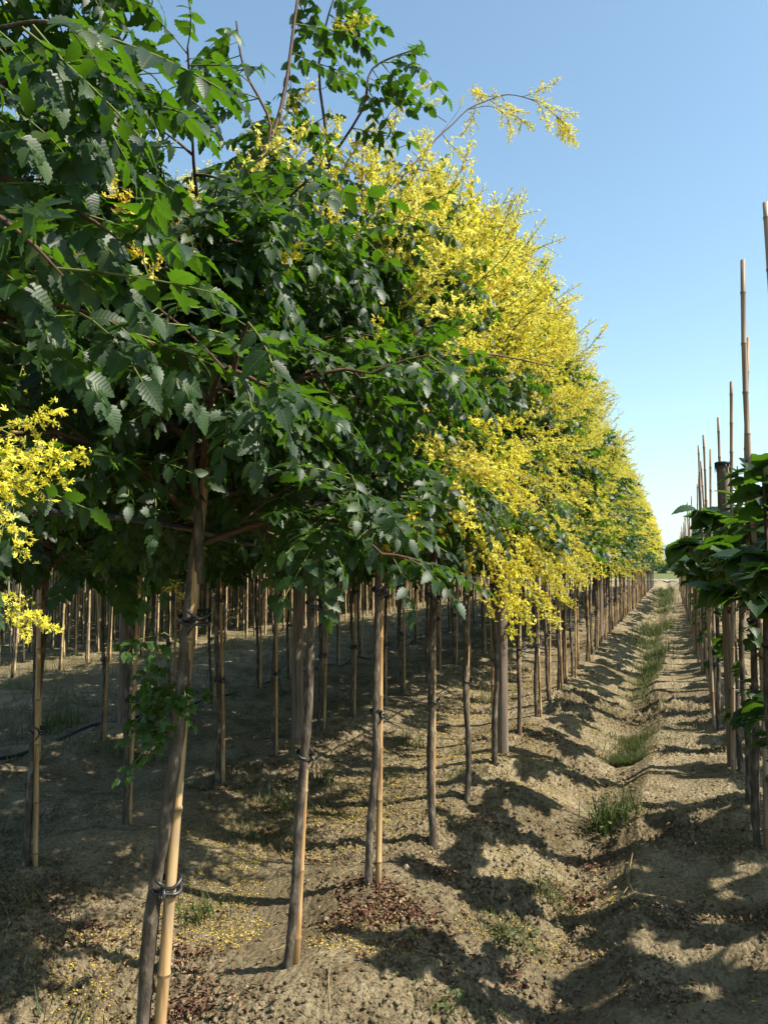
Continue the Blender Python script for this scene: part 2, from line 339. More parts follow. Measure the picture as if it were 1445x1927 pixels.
def flower(kind):
    g = G(); Q4 = lambda V, r: g.add(V, [(0, 1, 2, 3)], m=0, A=[(0, 0, r)] * 4)
    if kind == 'hi':
        for k in range(4):
            a = R_(-80 + 52 * k); c, s = cos(a), sin(a)
            pts = [(0.05, -.10, 0), (.62, -.17, .16), (.62, .17, .16), (.05, .10, 0)]; tip = [(.62, -.17, .16), (1.0, -.04, .02), (1.0, .05, .02), (.62, .17, .16)]
            for P in (pts, tip): Q4([(x * c - y * s, x * s + y * c, z) for x, y, z in P], 0.5)
        g.add([(-.05, -.08, .0), (.12, -.06, .12), (.12, .06, .12), (-.05, .08, 0)], [(0, 1, 2, 3)], A=[(0, 0, .98)] * 4)
        for k in range(3):
            a = R_(-25 + 25 * k); g.add([(0, 0, .04), (.75 * cos(a), .75 * sin(a), .34), (.75 * cos(a), .75 * sin(a) + .05, .36)], T=[(0, 1, 2)], A=[(0, 0, .5)] * 3)
    elif kind == 'mid':
        for a in (R_(-45), R_(35), R_(120)):
            c, s = cos(a), sin(a); Q4([(x * c - y * s, x * s + y * c, z) for x, y, z in [(-.1, -.1, 0), (.55, -.26, .1), (1.0, 0, -.08), (.5, .26, .12)]], 0.5)
    else:
        Q4([(-.5, -.32, 0), (.45, -.4, .1), (.6, .35, -.1), (-.4, .4, .12)], 0.5)
    return g.cat()
def panicle(kind, rng, nstr, step, fs):
    """a loose spray of yellow flowers, unit axis along +x"""
    g = G(); fp = []
    axis = lambda s: np.array([s, 0.06 * sin(4 * s), -0.10 * s * s])
    sd = 4 if kind == 'hi' else 3
    if kind != 'far': g.tube([axis(s) for s in np.linspace(0, 1, 5)], [.010, .009, .007, .005, .003], sd, m=1, cap=False)
    strands = [(axis(s0), np.array([1.0, 0, 0]), 0.0, 0.02) for s0 in ()]
    for k in range(nstr):
        s = 0.12 + 0.80 * k / nstr; phi = k * 2.4 + rng.uniform(-.4, .4); an = R_(rng.uniform(32, 62))
        d = np.array([cos(an), sin(an) * cos(phi), sin(an) * sin(phi)]); ln = (0.40 - 0.24 * s) * rng.uniform(.5, 1.3)
        p0 = axis(s); pts = [p0 + d * ln * t + np.array([0, 0, -0.10 * ln * t * t]) for t in (0, .5, 1)]
        if kind != 'far': g.tube(pts, [.006, .004, .003], 3, m=1, cap=False)
        for t in np.arange(0.22, 1.01, step / ln): fp.append(p0 + d * ln * t + np.array([0, 0, -0.10 * ln * t * t]) + rng.normal(0, .016, 3))
    for t in np.arange(.55, 1.02, step * .8): fp.append(axis(t) + rng.normal(0, .014, 3))
    fp = np.array(fp); n = len(fp)
    M = mat34(fp, rng.uniform(0, 2 * pi, n), rng.uniform(-1.0, .7, n), rng.uniform(-pi, pi, n), fs * rng.uniform(.75, 1.2, n))
    g.scatter(flower(kind), M, rng.rand(n), m=0)
    return g.cat()
PAN_HI = [panicle('hi', rg, 12, .036, .048) for _ in range(3)]
PAN_MID = [panicle('mid', rg, 11, .031, .040) for _ in range(4)]
PAN_WISP = [panicle('mid', rg, 7, .042, .036) for _ in range(3)]
PAN_FAR = [panicle('far', rg, 8, .075, .085) for _ in range(2)]

# ------------------------------------------------------------------ tree builder
def unit(v): v = np.asarray(v, float); return v / (np.linalg.norm(v) + 1e-9)
def dirv(az, el): return np.array([cos(az) * cos(el), sin(az) * cos(el), sin(el)])

WISPS = 16
def crown_gen(seed, ztop=4.0, R=0.95, nl=13, flower=0.5, top=(0, 0), zlo=1.62, nsec=9, thr=0.15, extra_pan=0, leafy=1.0, hangs=0, fx=1.0):
    """limbs, leaf placements and panicle placements; local origin at the tree's foot, sunny side is +x"""
    r = np.random.RandomState(seed); limbs = []; LP = []; LD = []; PP = []; PD = []; PS = []
    c0 = np.array([top[0], top[1], 0.0]); zr = ztop - zlo
    lead = [np.array([c0[0], c0[1], zlo - .1])]
    for k in range(1, 7): lead.append(np.array([c0[0] + r.normal(0, .035), c0[1] + r.normal(0, .035), zlo - .1 + (zr + .1) * k / 6 * 0.96]))
    limbs.append((lead, np.linspace(.0165, .0045, 7)))
    def secondary(p, az, el, ln, sunny_w=1.0):
        d = dirv(az, el); pts = [p]
        for t in (1, 2, 3): d = unit(d + np.array([0, 0, -0.10])); pts.append(pts[-1] + d * ln / 3)
        limbs.append((pts, [.0055, .0045, .0035, .0025]))
        for q, t in enumerate((.22, .42, .60, .80, .92, 1.0)):
            if r.rand() > leafy: continue
            f = t * 3; i = min(int(f), 2); pp = pts[i] + (pts[i + 1] - pts[i]) * (f - i)
            LP.append(pp); LD.append((az + (1 if q % 2 else -1) * r.uniform(.3, 1.25) * (t < .95), el * .4 + r.uniform(-1.05, .15)))
        tip = pts[-1]; o = tip - c0 - np.array([0, 0, zlo + zr * .42]); o = o / np.array([R, R, zr * .55])
        sun = unit(o) @ unit((0.80, -0.05, 0.55))
        if sun > thr and np.linalg.norm(o) > .45 and r.rand() < flower * sunny_w:
            PP.append(tip); PD.append(unit(d + np.array([0.15, 0, (.75 if tip[2] > zlo + zr * .38 else -.55)]) + r.normal(0, .22, 3))); PS.append(r.uniform(.22, .36))
    for i in range(nl):
        rel = (i + .3) / nl; z0 = zlo + zr * 0.72 * rel
        az = i * 2.399 + r.uniform(-.35, .35); Ri = R * (1.02 - .62 * rel ** 1.4) * r.uniform(.82, 1.15)
        el = R_(r.uniform(12, 34) + 34 * rel); p = np.array([c0[0], c0[1], z0]); pts = [p]; n = 7
        for k in range(n):
            t = k / (n - 1); e = el + R_(8) * t - R_(62 - 40 * rel) * t * t
            a2 = az + r.normal(0, .08); p = p + dirv(a2, e) * Ri / n * (1.05 + .25 * rel); pts.append(p)
        limbs.append((pts, np.linspace(.0105, .0035, n + 1)))
        for t in np.linspace(.16, 1.0, nsec):
            f = t * n; k = min(int(f), n - 1); pp = pts[k] + (pts[k + 1] - pts[k]) * (f - k)
            side = 1 if r.rand() < .5 else -1
            secondary(pp, az + side * R_(r.uniform(15, 85)) * (t < .97), R_(r.uniform(-15, 45)), r.uniform(.14, .34) * (1.1 - .3 * t))
    for k in range(1, 7):
        for _ in range(3 if k < 6 else 5): secondary(lead[k], r.uniform(0, 2 * pi), R_(r.uniform(15, 75)), r.uniform(.18, .38))
    for _ in range(extra_pan):                                        # sprays all over the sunny side
        th = r.uniform(-1.35, 1.35); v = r.uniform(-.55, 1.0); rr = math.sqrt(max(0.02, 1 - v * v)) * (1 - .25 * v if v > 0 else .95)
        s = r.uniform(.72, 1.0)
        p = c0 + np.array([cos(th) * rr * R * s, sin(th) * rr * R * s, zlo + zr * (.42 + .56 * v * s)])
        PP.append(p); PD.append(unit(np.array([cos(th) * .7, sin(th) * .7, .55 * v + (.25 if v > 0 else -.35)]) + r.normal(0, .28, 3))); PS.append(r.uniform(.22, .38) * (1.35 if v > .35 else 1))
    WI = []
    for _ in range(WISPS if extra_pan > 40 else extra_pan // 4):      # thin shoots that stand out of the outline
        th = r.uniform(-1.5, 1.5); v = r.uniform(.25, 1.0); rr = math.sqrt(max(0.02, 1 - v * v)) * (1 - .25 * v)
        p = c0 + np.array([cos(th) * rr * R * .9 * fx, sin(th) * rr * R * .9, zlo + zr * (.42 + .54 * v)])
        WI.append((p, unit(np.array([cos(th) * .55, sin(th) * .55, .9]) + r.normal(0, .25, 3)), r.uniform(.36, .56)))
    for _ in range(hangs):                                            # low flowering shoots that droop into the path
        th = r.uniform(-.9, .7); p = c0 + np.array([cos(th) * R * .75, sin(th) * R * .75, zlo + r.uniform(.22, .55)])
        d = np.array([cos(th) * .75, sin(th) * .6, -.55]); pts = [p]
        for k in range(4): d = unit(d + np.array([0, 0, -.12])); pts.append(pts[-1] + d * .13)
        limbs.append((pts, [.006, .005, .004, .003, .002]))
        for k in range(1, 5): PP.append(pts[k]); PD.append(unit(d + r.normal(0, .35, 3))); PS.append(r.uniform(.2, .3))
    if fx != 1.0:
        sq = lambda p: np.array([c0[0] + (p[0] - c0[0]) * (fx if p[0] > c0[0] else 1), p[1], p[2]])
        limbs = [([sq(p) for p in P], rad) for P, rad in limbs]; LP = [sq(p) for p in LP]; PP = [sq(p) for p in PP]
    return dict(limbs=limbs, LP=LP, LD=LD, PP=PP, PD=PD, PS=PS, r=r, EX=[], WI=WI)

def leaf_mats(c, size):
    r = c['r']; P = np.array(c['LP']); n = len(P); yaw = np.array([a for a, _ in c['LD']]); pit = np.array([b for _, b in c['LD']])
    return mat34(P, yaw, pit, r.normal(0, .35, n), size * r.uniform(.7, 1.2, n))
def pan_mats(c):
    r = c['r']; D = np.array(c['PD']); n = len(D)
    return mat34(np.array(c['PP']), np.arctan2(D[:, 1], D[:, 0]), np.arcsin(np.clip(D[:, 2], -1, 1)), r.uniform(-pi, pi, n), np.array(c['PS']))
def crown_meshes(c, lod, size=0.20):
    r = c['r']; LT = {'hi': LEAF_HI, 'mid': LEAF_MID, 'far': LEAF_FAR}[lod]; PT = {'hi': PAN_HI, 'mid': PAN_MID, 'far': PAN_FAR}[lod]
    g = G(); M = leaf_mats(c, size)
    for p, q, rl in c['EX']:                                          # single leaves given by base and tip
        d = np.array(q) - np.array(p); ln = np.linalg.norm(d); d = d / ln
        g.scatter(LEAF_BIG, mat34(np.array([p]), np.array([math.atan2(d[1], d[0])]), np.array([math.asin(d[2]) + .1]), np.array([rl]), ln), r.uniform(.2, .8, 1))
    k = r.randint(0, len(LT), len(M))
    for q, t in enumerate(LT): g.scatter(t, M[k == q], r.rand(int((k == q).sum())))
    cm = g.mesh('crown', [M_LEAF, M_STEM])
    bm = None
    if len(c['PP']):
        g = G(); M = pan_mats(c); k = r.randint(0, len(PT), len(M))
        for q, t in enumerate(PT): g.scatter(t, M[k == q], r.rand(int((k == q).sum())))
        for p, d, ps in c['WI']:
            g.scatter(PAN_WISP[r.randint(3)], mat34(np.array([p]), np.array([math.atan2(d[1], d[0])]), np.array([math.asin(d[2])]), r.uniform(-3, 3, 1), ps), r.rand(1))
        bm = g.mesh('blossom', [M_PETAL, M_STEM], smooth=False)
    return cm, bm
def limb_meshes(c, separate):
    """main limbs one mesh each, fine twigs with the limb they start nearest to"""
    big = [l for l in c['limbs'] if max(l[1]) > .0085]; small = [l for l in c['limbs'] if max(l[1]) <= .0085]
    if not separate:
        g = G()
        for P, rad in big: g.tube(P, rad, 5, cap=False)
        return [g.mesh('limb', [M_TWIG])]
    cen = [np.array(P) for P, _ in big]; gs = [G() for _ in big]
    for (P, rad), g in zip(big, gs): g.tube(P, rad, 7, cap=False)
    for P, rad in small: gs[int(np.argmin([np.min(np.linalg.norm(q - P[0], axis=1)) for q in cen]))].tube(P, rad, 4, cap=False)
    return [g.mesh('limb', [M_TWIG if q else M_BARK]) for q, g in enumerate(gs)]
def trunk_mesh(top, h, r0, r1, seed, sides=12, step=0.03, wig=.012):
    r = np.random.RandomState(seed); n = max(6, int(h / step)); z = np.linspace(-0.12, h, n); t = np.clip(z / h, 0, 1)
    ph = r.uniform(0, 6, 4)
    wig = wig * (1 - t ** 4); x = top[0] * t + wig * np.sin(z * 3.1 + ph[0]) + wig * .5 * np.sin(z * 7.3 + ph[1]); y = top[1] * t + wig * np.sin(z * 2.7 + ph[2])
    rad = (r0 + (r1 - r0) * t) * (1 + .045 * np.sin(z * 19 + ph[3]) + .03 * r.normal(size=n)) + .35 * r0 * np.exp(-np.clip(z + .05, 0, 9) / .05)
    b = .05 * r.normal(size=(n, sides))
    for _ in range(int(h * 7)):                                   # old pruning knots
        kz, ka, s = r.uniform(0.1, h), r.randint(sides), r.uniform(.15, .38)
        b += s * np.exp(-((z[:, None] - kz) / .022) ** 2) * np.exp(-(((np.arange(sides) - ka + sides / 2) % sides - sides / 2) / 1.1) ** 2)[None]
    return G().tube(np.stack([x, y, z], 1), rad, sides, bump=b).mesh('trunk', [M_BARK])
def cane_mesh(top, h, r0, seed, sides=8, m=None, bend=.012, gap=.27):
    """bamboo: straight run with swollen nodes, thinner to the top"""
    r = np.random.RandomState(seed); P = []; rad = []; nodes = []; z = -.15; ph = r.uniform(0, 6, 2); bw = r.uniform(.3, 1)
    pos = lambda z: (top[0] * z / h + bend * bw * sin(z * 1.7 + ph[0]), top[1] * z / h + bend * bw * sin(z * 1.4 + ph[1]), z)
    rd = lambda z: r0 * (1 - .28 * max(z, 0) / h)
    zz = -.15; P.append(pos(zz)); rad.append(rd(zz)); mark = []
    zz += r.uniform(.2, gap)
    while zz < h - .04:
        for dz, f in ((-.012, 1.0), (-.004, 1.16), (.004, 1.16), (.012, 1.0)):
            P.append(pos(zz + dz)); rad.append(rd(zz + dz) * f)
        mark.append(len(P) - 3); zz += gap * r.uniform(.8, 1.15)
    P.append(pos(h)); rad.append(rd(h))
    g = G().tube(P, rad, sides)
    qm = g.QM[0]; 
    for k in mark: qm[k * sides:(k + 1) * sides] = 1
    return g.mesh('bamboo_stake', [m or M_CANE, M_NODE])
def tie_mesh(rt, off, rs, seed, wide=.018):
    """rubber strap round trunk and stake, crossed between them, with a loose tail; local origin at the trunk's axis"""
    r = np.random.RandomState(seed); g = G(); o = np.array([off[0], off[1], 0.0]); d = unit(o); nrm = np.array([-d[1], d[0], 0])
    for kz in (-.006, .007):
        P = []
        for k in range(19):
            a = 2 * pi * k / 18; ca = cos(a)
            c = o if ca > 0 else 0 * o; rr = (rs if ca > 0 else rt) + .004
            P.append(c + d * rr * ca + nrm * ((rt + (rs - rt) * (ca + 1) / 2 + .004) * sin(a)) + np.array([0, 0, kz + .014 * sin(a + kz * 90)]))
        g.tube(P, .0055, 6, cap=False)
    k0 = o * .5 - nrm * (rt + .006)
    g.tube([k0 + np.array([0, 0, .0]), k0 - nrm * .012 + np.array([0, 0, .012]), k0 - nrm * .016 - d * .02 + np.array([0, 0, .028])], [.008, .006, .004], 6)
    g.tube([k0, k0 - nrm * .014 + d * .006 + np.array([0, 0, -.018]), k0 - nrm * .012 - d * .012 + np.array([0, 0, -.045])], [.007, .005, .004], 6)
    return g.mesh('tie', [M_RUBBER])

def tree_root(name, x, y, label, cat, group):
    o = bpy.data.objects.new(name, None); COL.objects.link(o); o.location = (x, y, gz(x, y)); o.empty_display_size = .2
    return tag(o, label, cat, group)
ORD = ['first', 'second', 'third', 'fourth', 'fifth', 'sixth', 'seventh', 'eighth', 'ninth', 'tenth', 'eleventh', 'twelfth', 'thirteenth', 'fourteenth']
RIGHTW = np.array([cos(YAW), sin(YAW)])

# ---- the seven closest trees of the near row are modelled one by one
#       x, y, lean of the clear stem (towards the path, along the row), stem radius
HERO = [(-1.46, 1.05, (.02, .0), .026), (-1.46, 1.97, (.150, .055), .0220), (-1.455, 2.93, (.095, .035), .0195), (-1.41, 3.72, (.035, .012), .0190),
        (-1.35, 4.54, (.020, .01), .022), (-1.37, 5.46, (.012, .0), .021), (-1.38, 6.45, (.01, .0), .022)]
VIEW = np.array([-sin(YAW), cos(YAW)])
CR = [dict(seed=11, ztop=3.7, R=.80, nl=14, flower=.10, thr=.55, fx=.62), dict(seed=12, ztop=2.65, R=.80, nl=19, flower=.10, thr=.5, fx=.8),
      dict(seed=13, ztop=3.15, R=.88, nl=18, flower=.15, thr=.5, fx=.6, extra_pan=18), dict(seed=14, ztop=3.35, R=.90, nl=17, flower=.6, thr=.3, fx=.55, extra_pan=44),
      dict(seed=15, ztop=3.75, R=.92, nl=13, flower=1, thr=.0, fx=.55, extra_pan=52, hangs=7), dict(seed=16, ztop=4.05, R=.95, nl=12, flower=1, thr=-.1, fx=.62, extra_pan=58, hangs=10),
      dict(seed=17, ztop=4.1, R=.95, nl=12, flower=1, thr=-.1, fx=.58, extra_pan=54, hangs=6)]
LBL = ['leafy tree with its stem out of view, big leaves hanging closest to the camera',
       'closest slim tree, stem leaning towards the path with a leafy shoot on it',
       'second slim tree along the near row, thin pale stem leaning over a pale cane',
       'third slim tree of the near row, stem rising behind the heap of red dead leaves',
       'fourth slim tree of the near row, dark straight stem under the first yellow blossom',
       'fifth slim tree of the near row, under the lowest hanging yellow sprays',
       'slim flowering tree standing just before the thick post in the near row']
def L(p, o): return np.array(tuple(p)) - np.array(o)
def hero_tree(i):
    x, y, top, r0 = HERO[i]; t = tree_root('flowering_tree', x, y, LBL[i], 'tree', 'flowering trees of the near row')
    z0 = t.location.z; O = (x, y, z0); c = crown_gen(top=top, **CR[i]); r = c['r']
    def limb(pts, r0_, r1_, leaves=0, pans=(), ps=(.2, .32), hang=-.4, side=.3):
        P = [L(p, O) for p in pts]; Q = []                             # smooth the control points
        n = len(P)
        for k in range(n - 1):
            p0, p1, p2, p3 = P[max(k - 1, 0)], P[k], P[k + 1], P[min(k + 2, n - 1)]
            for s in np.arange(0, 1, .25): Q.append(.5 * ((2 * p1) + (-p0 + p2) * s + (2 * p0 - 5 * p1 + 4 * p2 - p3) * s * s + (-p0 + 3 * p1 - 3 * p2 + p3) * s ** 3))
        Q.append(P[-1]); c['limbs'].append((Q, np.linspace(r0_, r1_, len(Q))))
        for f in np.linspace(.25, 1, leaves) if leaves else ():
            k = min(int(f * (len(Q) - 1)), len(Q) - 2); d = Q[k + 1] - Q[k]
            c['LP'].append(Q[k]); c['LD'].append((math.atan2(d[1], d[0]) + r.choice([-1, 1]) * r.uniform(.3, 1.3), r.uniform(-.7, .2)))
        for f in pans:
            k = min(int(f * (len(Q) - 1)), len(Q) - 2); d = unit(Q[k + 1] - Q[k])
            c['PP'].append(Q[k]); c['PD'].append(unit(d * .6 + r.normal(0, side, 3) + np.array([0, 0, hang]))); c['PS'].append(r.uniform(*ps))
    if i == 0:      # nothing of this crown hangs low in front of the lens
        keep = [k for k, p in enumerate(c['LP']) if (p[2] > 1.98 or p[0] < -.55) and p[0] + x < -.88 * (p[1] + y)]; c['LP'] = [c['LP'][k] for k in keep]; c['LD'] = [c['LD'][k] for k in keep]
        keep = [k for k, p in enumerate(c['PP']) if p[2] > 2.6]
        for q in ('PP', 'PD', 'PS'): c[q] = [c[q][k] for k in keep]
        c['limbs'] = [l for l in c['limbs'] if (np.mean([p[2] for p in l[0]]) > 1.95 or l[0][-1][0] < -.3) and l[0][-1][0] + x < -.74 * (l[0][-1][1] + y)]
    if i == 0:      # sprays that hang close to the lens
        limb([at(-260, 560, 1.25), at(-120, 690, 1.02), at(-130, 790, .92), at(-70, 850, .90)], .007, .003, 3, (.75, .8, .88, .95, 1), (.10, .15), -.1, .5)
        limb([at(-120, 690, 1.0), at(-110, 860, .9), at(-65, 890, .88), at(-15, 915, .88)], .004, .002, 0, (.5, .6, .7, .78, .85, .93, 1), (.09, .14), -.1, .5)
        limb([at(-200, 900, 1.0), at(-110, 1050, .92), at(-60, 1085, .9), at(0, 1105, .9)], .004, .002, 1, (.85, .98), (.08, .11), -.1, .3)
        limb([at(-300, 300, 1.4), at(-60, 380, 1.15), at(40, 440, 1.05), at(120, 520, 1.0)], .0065, .0012, 5)
        limb([at(-260, 250, 1.5), at(0, 330, 1.3), at(150, 400, 1.2), at(250, 470, 1.15)], .0065, .0012, 6)
        limb([at(-200, 500, 1.5), at(50, 560, 1.35), at(200, 600, 1.3), at(290, 650, 1.3)], .006, .0012, 6)
        limb([at(-300, 100, 1.5), at(-40, 60, 1.2), at(80, 40, 1.1), at(160, 60, 1.1)], .0065, .0012, 7)
        limb([at(-200, 250, 1.5), at(0, 160, 1.35), at(110, 110, 1.3), at(190, 110, 1.3)], .007, .0012, 9)
        limb([at(-200, 300, 1.5), at(40, 260, 1.4), at(160, 210, 1.4), at(250, 190, 1.4)], .007, .0012, 9)
        limb([at(-150, 120, 1.6), at(60, 90, 1.6), at(150, 150, 1.6), at(230, 130, 1.6)], .007, .0012, 9)
    if i == 1:
        limb([at(330, 640, 2.35), at(240, 475, 2.25), at(130, 420, 2.2)], .010, .005, 6)
        limb([at(250, 468, 2.3), at(350, 425, 2.4), at(470, 335, 2.5), at(530, 200, 2.6), at(560, 0, 2.7), at(585, -110, 2.75)], .012, .003, 24, (.3, .45, .6), (.16, .24), .1)
        limb([at(470, 330, 2.5), at(510, 240, 2.5), at(460, 130, 2.5), at(445, 40, 2.5)], .006, .003, 15)
    if i == 2:
        limb([at(590, 560, 3.2), at(620, 330, 3.1), at(600, 120, 3.0), at(640, -40, 3.0)], .0083, .003, 20, (.8, .95))
        limb([at(600, 330, 3.1), at(680, 210, 3.0), at(700, 130, 3.0), at(775, 95, 3.0)], .006, .003, 13)
        limb([at(500, 725, 3.0), at(600, 740, 3.0), at(720, 745, 3.1), at(800, 690, 3.3), at(900, 665, 3.5), at(1040, 690, 3.7)], .011, .003, 0, (.7, .8, .9, 1), hang=-.1)
    if i == 3:      # the long arching flowering shoot over the sky
        limb([at(465, 675, 3.15), at(500, 628, 3.2), at(555, 570, 3.25), at(598, 522, 3.3), at(640, 483, 3.35), at(688, 424, 3.4), at(725, 378, 3.5), at(760, 330, 3.6), at(790, 296, 3.7), at(824, 258, 3.8), at(850, 235, 3.85), at(880, 206, 3.9), at(910, 192, 3.95), at(955, 178, 4.0), at(1010, 192, 4.0), at(1055, 225, 4.05)], .0085, .0018, 0,
             (.40, .46, .52, .57, .62, .77, .80, .83, .86, .88, .90, .92, .94, .96, .98, .99, 1, 1, 1), (.14, .25), -.35, .4)
        limb([at(640, 878, 3.6), at(700, 905, 3.6), at(760, 915, 3.6), at(820, 890, 3.7), at(900, 885, 3.8)], .010, .003, 0, (.8, 1))
        limb([at(690, 300, 3.9), at(740, 205, 4.0), at(790, 200, 4.05), at(840, 230, 4.1)], .004, .002, 0, (.2, .35, .5, .7), (.14, .2), .0)
        limb([at(824, 258, 3.8), at(850, 225, 3.85), at(868, 200, 3.85)], .002, .001, 0, (.9,), (.06, .09), .2)
        limb([at(880, 206, 3.9), at(925, 200, 3.95), at(960, 225, 3.95)], .0025, .001, 0, (.5, .75, 1, 1), (.10, .15), -.7)
        limb([at(690, 424, 3.4), at(740, 395, 3.45), at(800, 380, 3.5)], .003, .001, 0, (.5, .8, 1), (.14, .2), -.2)
    if i == 0:      # the large compound leaves hanging nearest the lens
        for a, b, d, rl in [((-30, 350), (135, 530), 1.15, .5), ((60, 375), (255, 500), 1.2, .45), ((120, 500), (300, 590), 1.2, .35), ((70, 640), (215, 770), 1.15, .4), ((245, 630), (385, 775), 1.35, .4), ((335, 515), (440, 570), 1.5, .2),
                            ((-60, 470), (110, 600), 1.1, .3), ((90, 180), (210, 300), 1.2, .2), ((0, 60), (120, 190), 1.1, .3), ((60, 230), (170, 360), 1.25, .5), ((20, 560), (130, 680), 1.3, .3), ((-40, 200), (90, 300), 1.05, .2)]:
            c['EX'].append((L(at(a[0], a[1], d), O), L(at(a[0] + .86 * (b[0] - a[0]), a[1] + .86 * (b[1] - a[1]), d * .97), O), rl))
    tm = trunk_mesh(top, 1.72, r0, r0 * .78, 50 + i); link('trunk', tm, t)
    for me in limb_meshes(c, True): link('limb', me, t)
    cm, bm = crown_meshes(c, 'hi' if i < 5 else 'mid'); link('crown', cm, t)
    if bm: link('blossom', bm, t)
    if i == 1:      # leafy shoot low on the stem
        g = G(); lp = []; ld = []
        for q in range(11):
            a = r.uniform(0, 2 * pi); z = r.uniform(1.06, 1.34); b = np.array([top[0] * z / 1.7, top[1] * z / 1.7, z]); e = r.uniform(-.5, .6)
            a = math.atan2(-RIGHTW[1], -RIGHTW[0]) + r.normal(0, 1.1); ln = r.uniform(.07, .16); P = [b, b + dirv(a, e) * ln * .5, b + dirv(a, e - .4) * ln]
            g.tube(P, [.003, .002, .0015], 4, m=1, cap=False)
            for f in np.linspace(.3, 1, 6): lp.append(P[0] + (P[2] - P[0]) * f); ld.append((a + r.uniform(-1.3, 1.3), r.uniform(-.8, .3)))
        M = mat34(np.array(lp), np.array([a for a, _ in ld]), np.array([b for _, b in ld]), r.normal(0, .4, len(lp)), .062 * r.uniform(.7, 1.3, len(lp)))
        g.scatter(LEAF_SHOOT, M, r.rand(len(M))); link('shoot', g.mesh('shoot', [M_SHOOT, M_STEM]), t)
    # stake beside the stem, tied to it
    rs = .0195 - .001 * i; off = (RIGHTW * (.25, 1, .45, .85, .2, .6, -.5)[i] + VIEW * (.97, .0, .89, .5, .98, .8, .85)[i]) * (r0 + rs) * .97
    s = link('bamboo_stake', cane_mesh((top[0] * 1.05, top[1] * 1.05), 2.05 if i else 1.9, rs, 80 + i), None, (x + off[0], y + off[1], z0))
    tag(s, ['bamboo stake of the tree whose stem is outside the picture', 'thick amber bamboo stake tied to the closest leaning stem', 'bamboo stake mostly hidden behind the second leaning stem',
            'bright bamboo stake tied to the stem behind the red dead leaves', 'bamboo stake behind the dark fourth stem of the near row', 'bamboo stake beside the fifth stem, under the hanging yellow sprays', 'bamboo stake just before the thick post of the near row'][i], 'stake', 'bamboo stakes of the near row')
    for q, z in enumerate((.82 if i != 1 else .66, 1.42)):
        link('tie', tie_mesh(r0 * 1.0, off, rs, i * 7 + q), t, (top[0] * z / 1.72, top[1] * z / 1.72, z))
for i in range(len(HERO)): hero_tree(i)

# ---- copies for the rest of the rows -------------------------------------
def variant(seed, lod, limbs=True, size=.215, **kw):
    c = crown_gen(seed, **kw); cm, bm = crown_meshes(c, lod, size)
    tm = trunk_mesh((0, 0), 1.75, .0195, .0155, seed, sides=9 if lod == 'mid' else 6, step=.05 if lod == 'mid' else .2)
    return dict(trunk=tm, crown=cm, blossom=bm, limb=limb_meshes(c, False)[0] if limbs else None)
YEL = [variant(31 + k, 'mid', ztop=3.95 + .1 * k, R=.95, nl=12, flower=1, thr=0.0, extra_pan=46, hangs=k % 3 * 2, fx=.55 + .05 * (k % 2)) for k in range(4)]
YEL.append(variant(39, 'mid', ztop=4.0, R=.98, nl=13, flower=.35, thr=.3, extra_pan=14, hangs=1, fx=.62))
GRN = [variant(41 + k, 'mid', size=.24, ztop=3.85 + .22 * k, R=1.0, nl=15, flower=.5, thr=.4, extra_pan=20) for k in range(3)]
FAR = [variant(51 + k, 'far', False, ztop=3.9 + .12 * k, R=.95, nl=11, flower=1, thr=0.0, extra_pan=46, nsec=7, fx=.58) for k in range(3)]
FARG = [variant(57 + k, 'far', False, ztop=3.8, fx=.6, R=.95, nl=11, flower=.3, thr=.4, extra_pan=6, nsec=7) for k in range(2)]
TIES = [tie_mesh(.021, (.036, .013), .015, 300 + k) for k in range(2)]
CANES = [cane_mesh((0, 0), 2.0 + .05 * k, .0145, 320 + k) for k in range(5)]
def row_tree(v, x, y, label, group, rnd, tie=True, stake_label=None, stake_group=None):
    t = tree_root('flowering_tree', x, y, label, 'tree', group); rz = rnd.uniform(-.35, .35); s = rnd.uniform(.93, 1.06)
    t.rotation_euler = (rnd.normal(0, .012), rnd.normal(0, .012), rz); t.scale = (1, 1, s)
    link('trunk', v['trunk'], t); link('crown', v['crown'], t)
    if v['limb']: link('limb', v['limb'], t)
    if v['blossom']: link('blossom', v['blossom'], t)
    if tie:
        for z in (.75, 1.35): link('tie', TIES[rnd.randint(2)], t, (0, 0, z))
    if stake_label:
        o = link('bamboo_stake', CANES[rnd.randint(5)], None, (x + .036, y + .013, t.location.z), rnd.uniform(0, 6)); tag(o, stake_label, 'stake', stake_group)
        o.rotation_euler = (rnd.normal(0, .012), rnd.normal(0, .012), rnd.uniform(0, 6))
rn = np.random.RandomState(5)
k = 0; y = 7.42
while y < 64:
    x = ROW1 + .03 + rn.normal(0, .025)
    if k < 10:
        lb, gp = f'flowering tree, {ORD[k]} beyond the thick post in the near row', 'flowering trees of the near row'; sb, sg = f'bamboo stake of the {ORD[k]} tree beyond the thick post in the near row', 'bamboo stakes of the near row'
    else:
        lb, gp = 'thin yellow flowering tree in the crowded far stretch of the near row', 'flowering trees in the far stretch of the near row'; sb, sg = 'thin bamboo stake in the crowded far stretch of the near row', 'bamboo stakes in the far stretch of the near row'
    far = y > 24
    v = (FAR[rn.randint(3)] if rn.rand() < .85 else FARG[0]) if far else (YEL[k % 4] if k not in (5, 6, 11, 15) else YEL[4])
    if k == 4: v = YEL[4]
    row_tree(v, x, y, lb, gp, rn, not far, sb if y < 45 else None, sg)
    y += .84 + rn.uniform(-.05, .1); k += 1
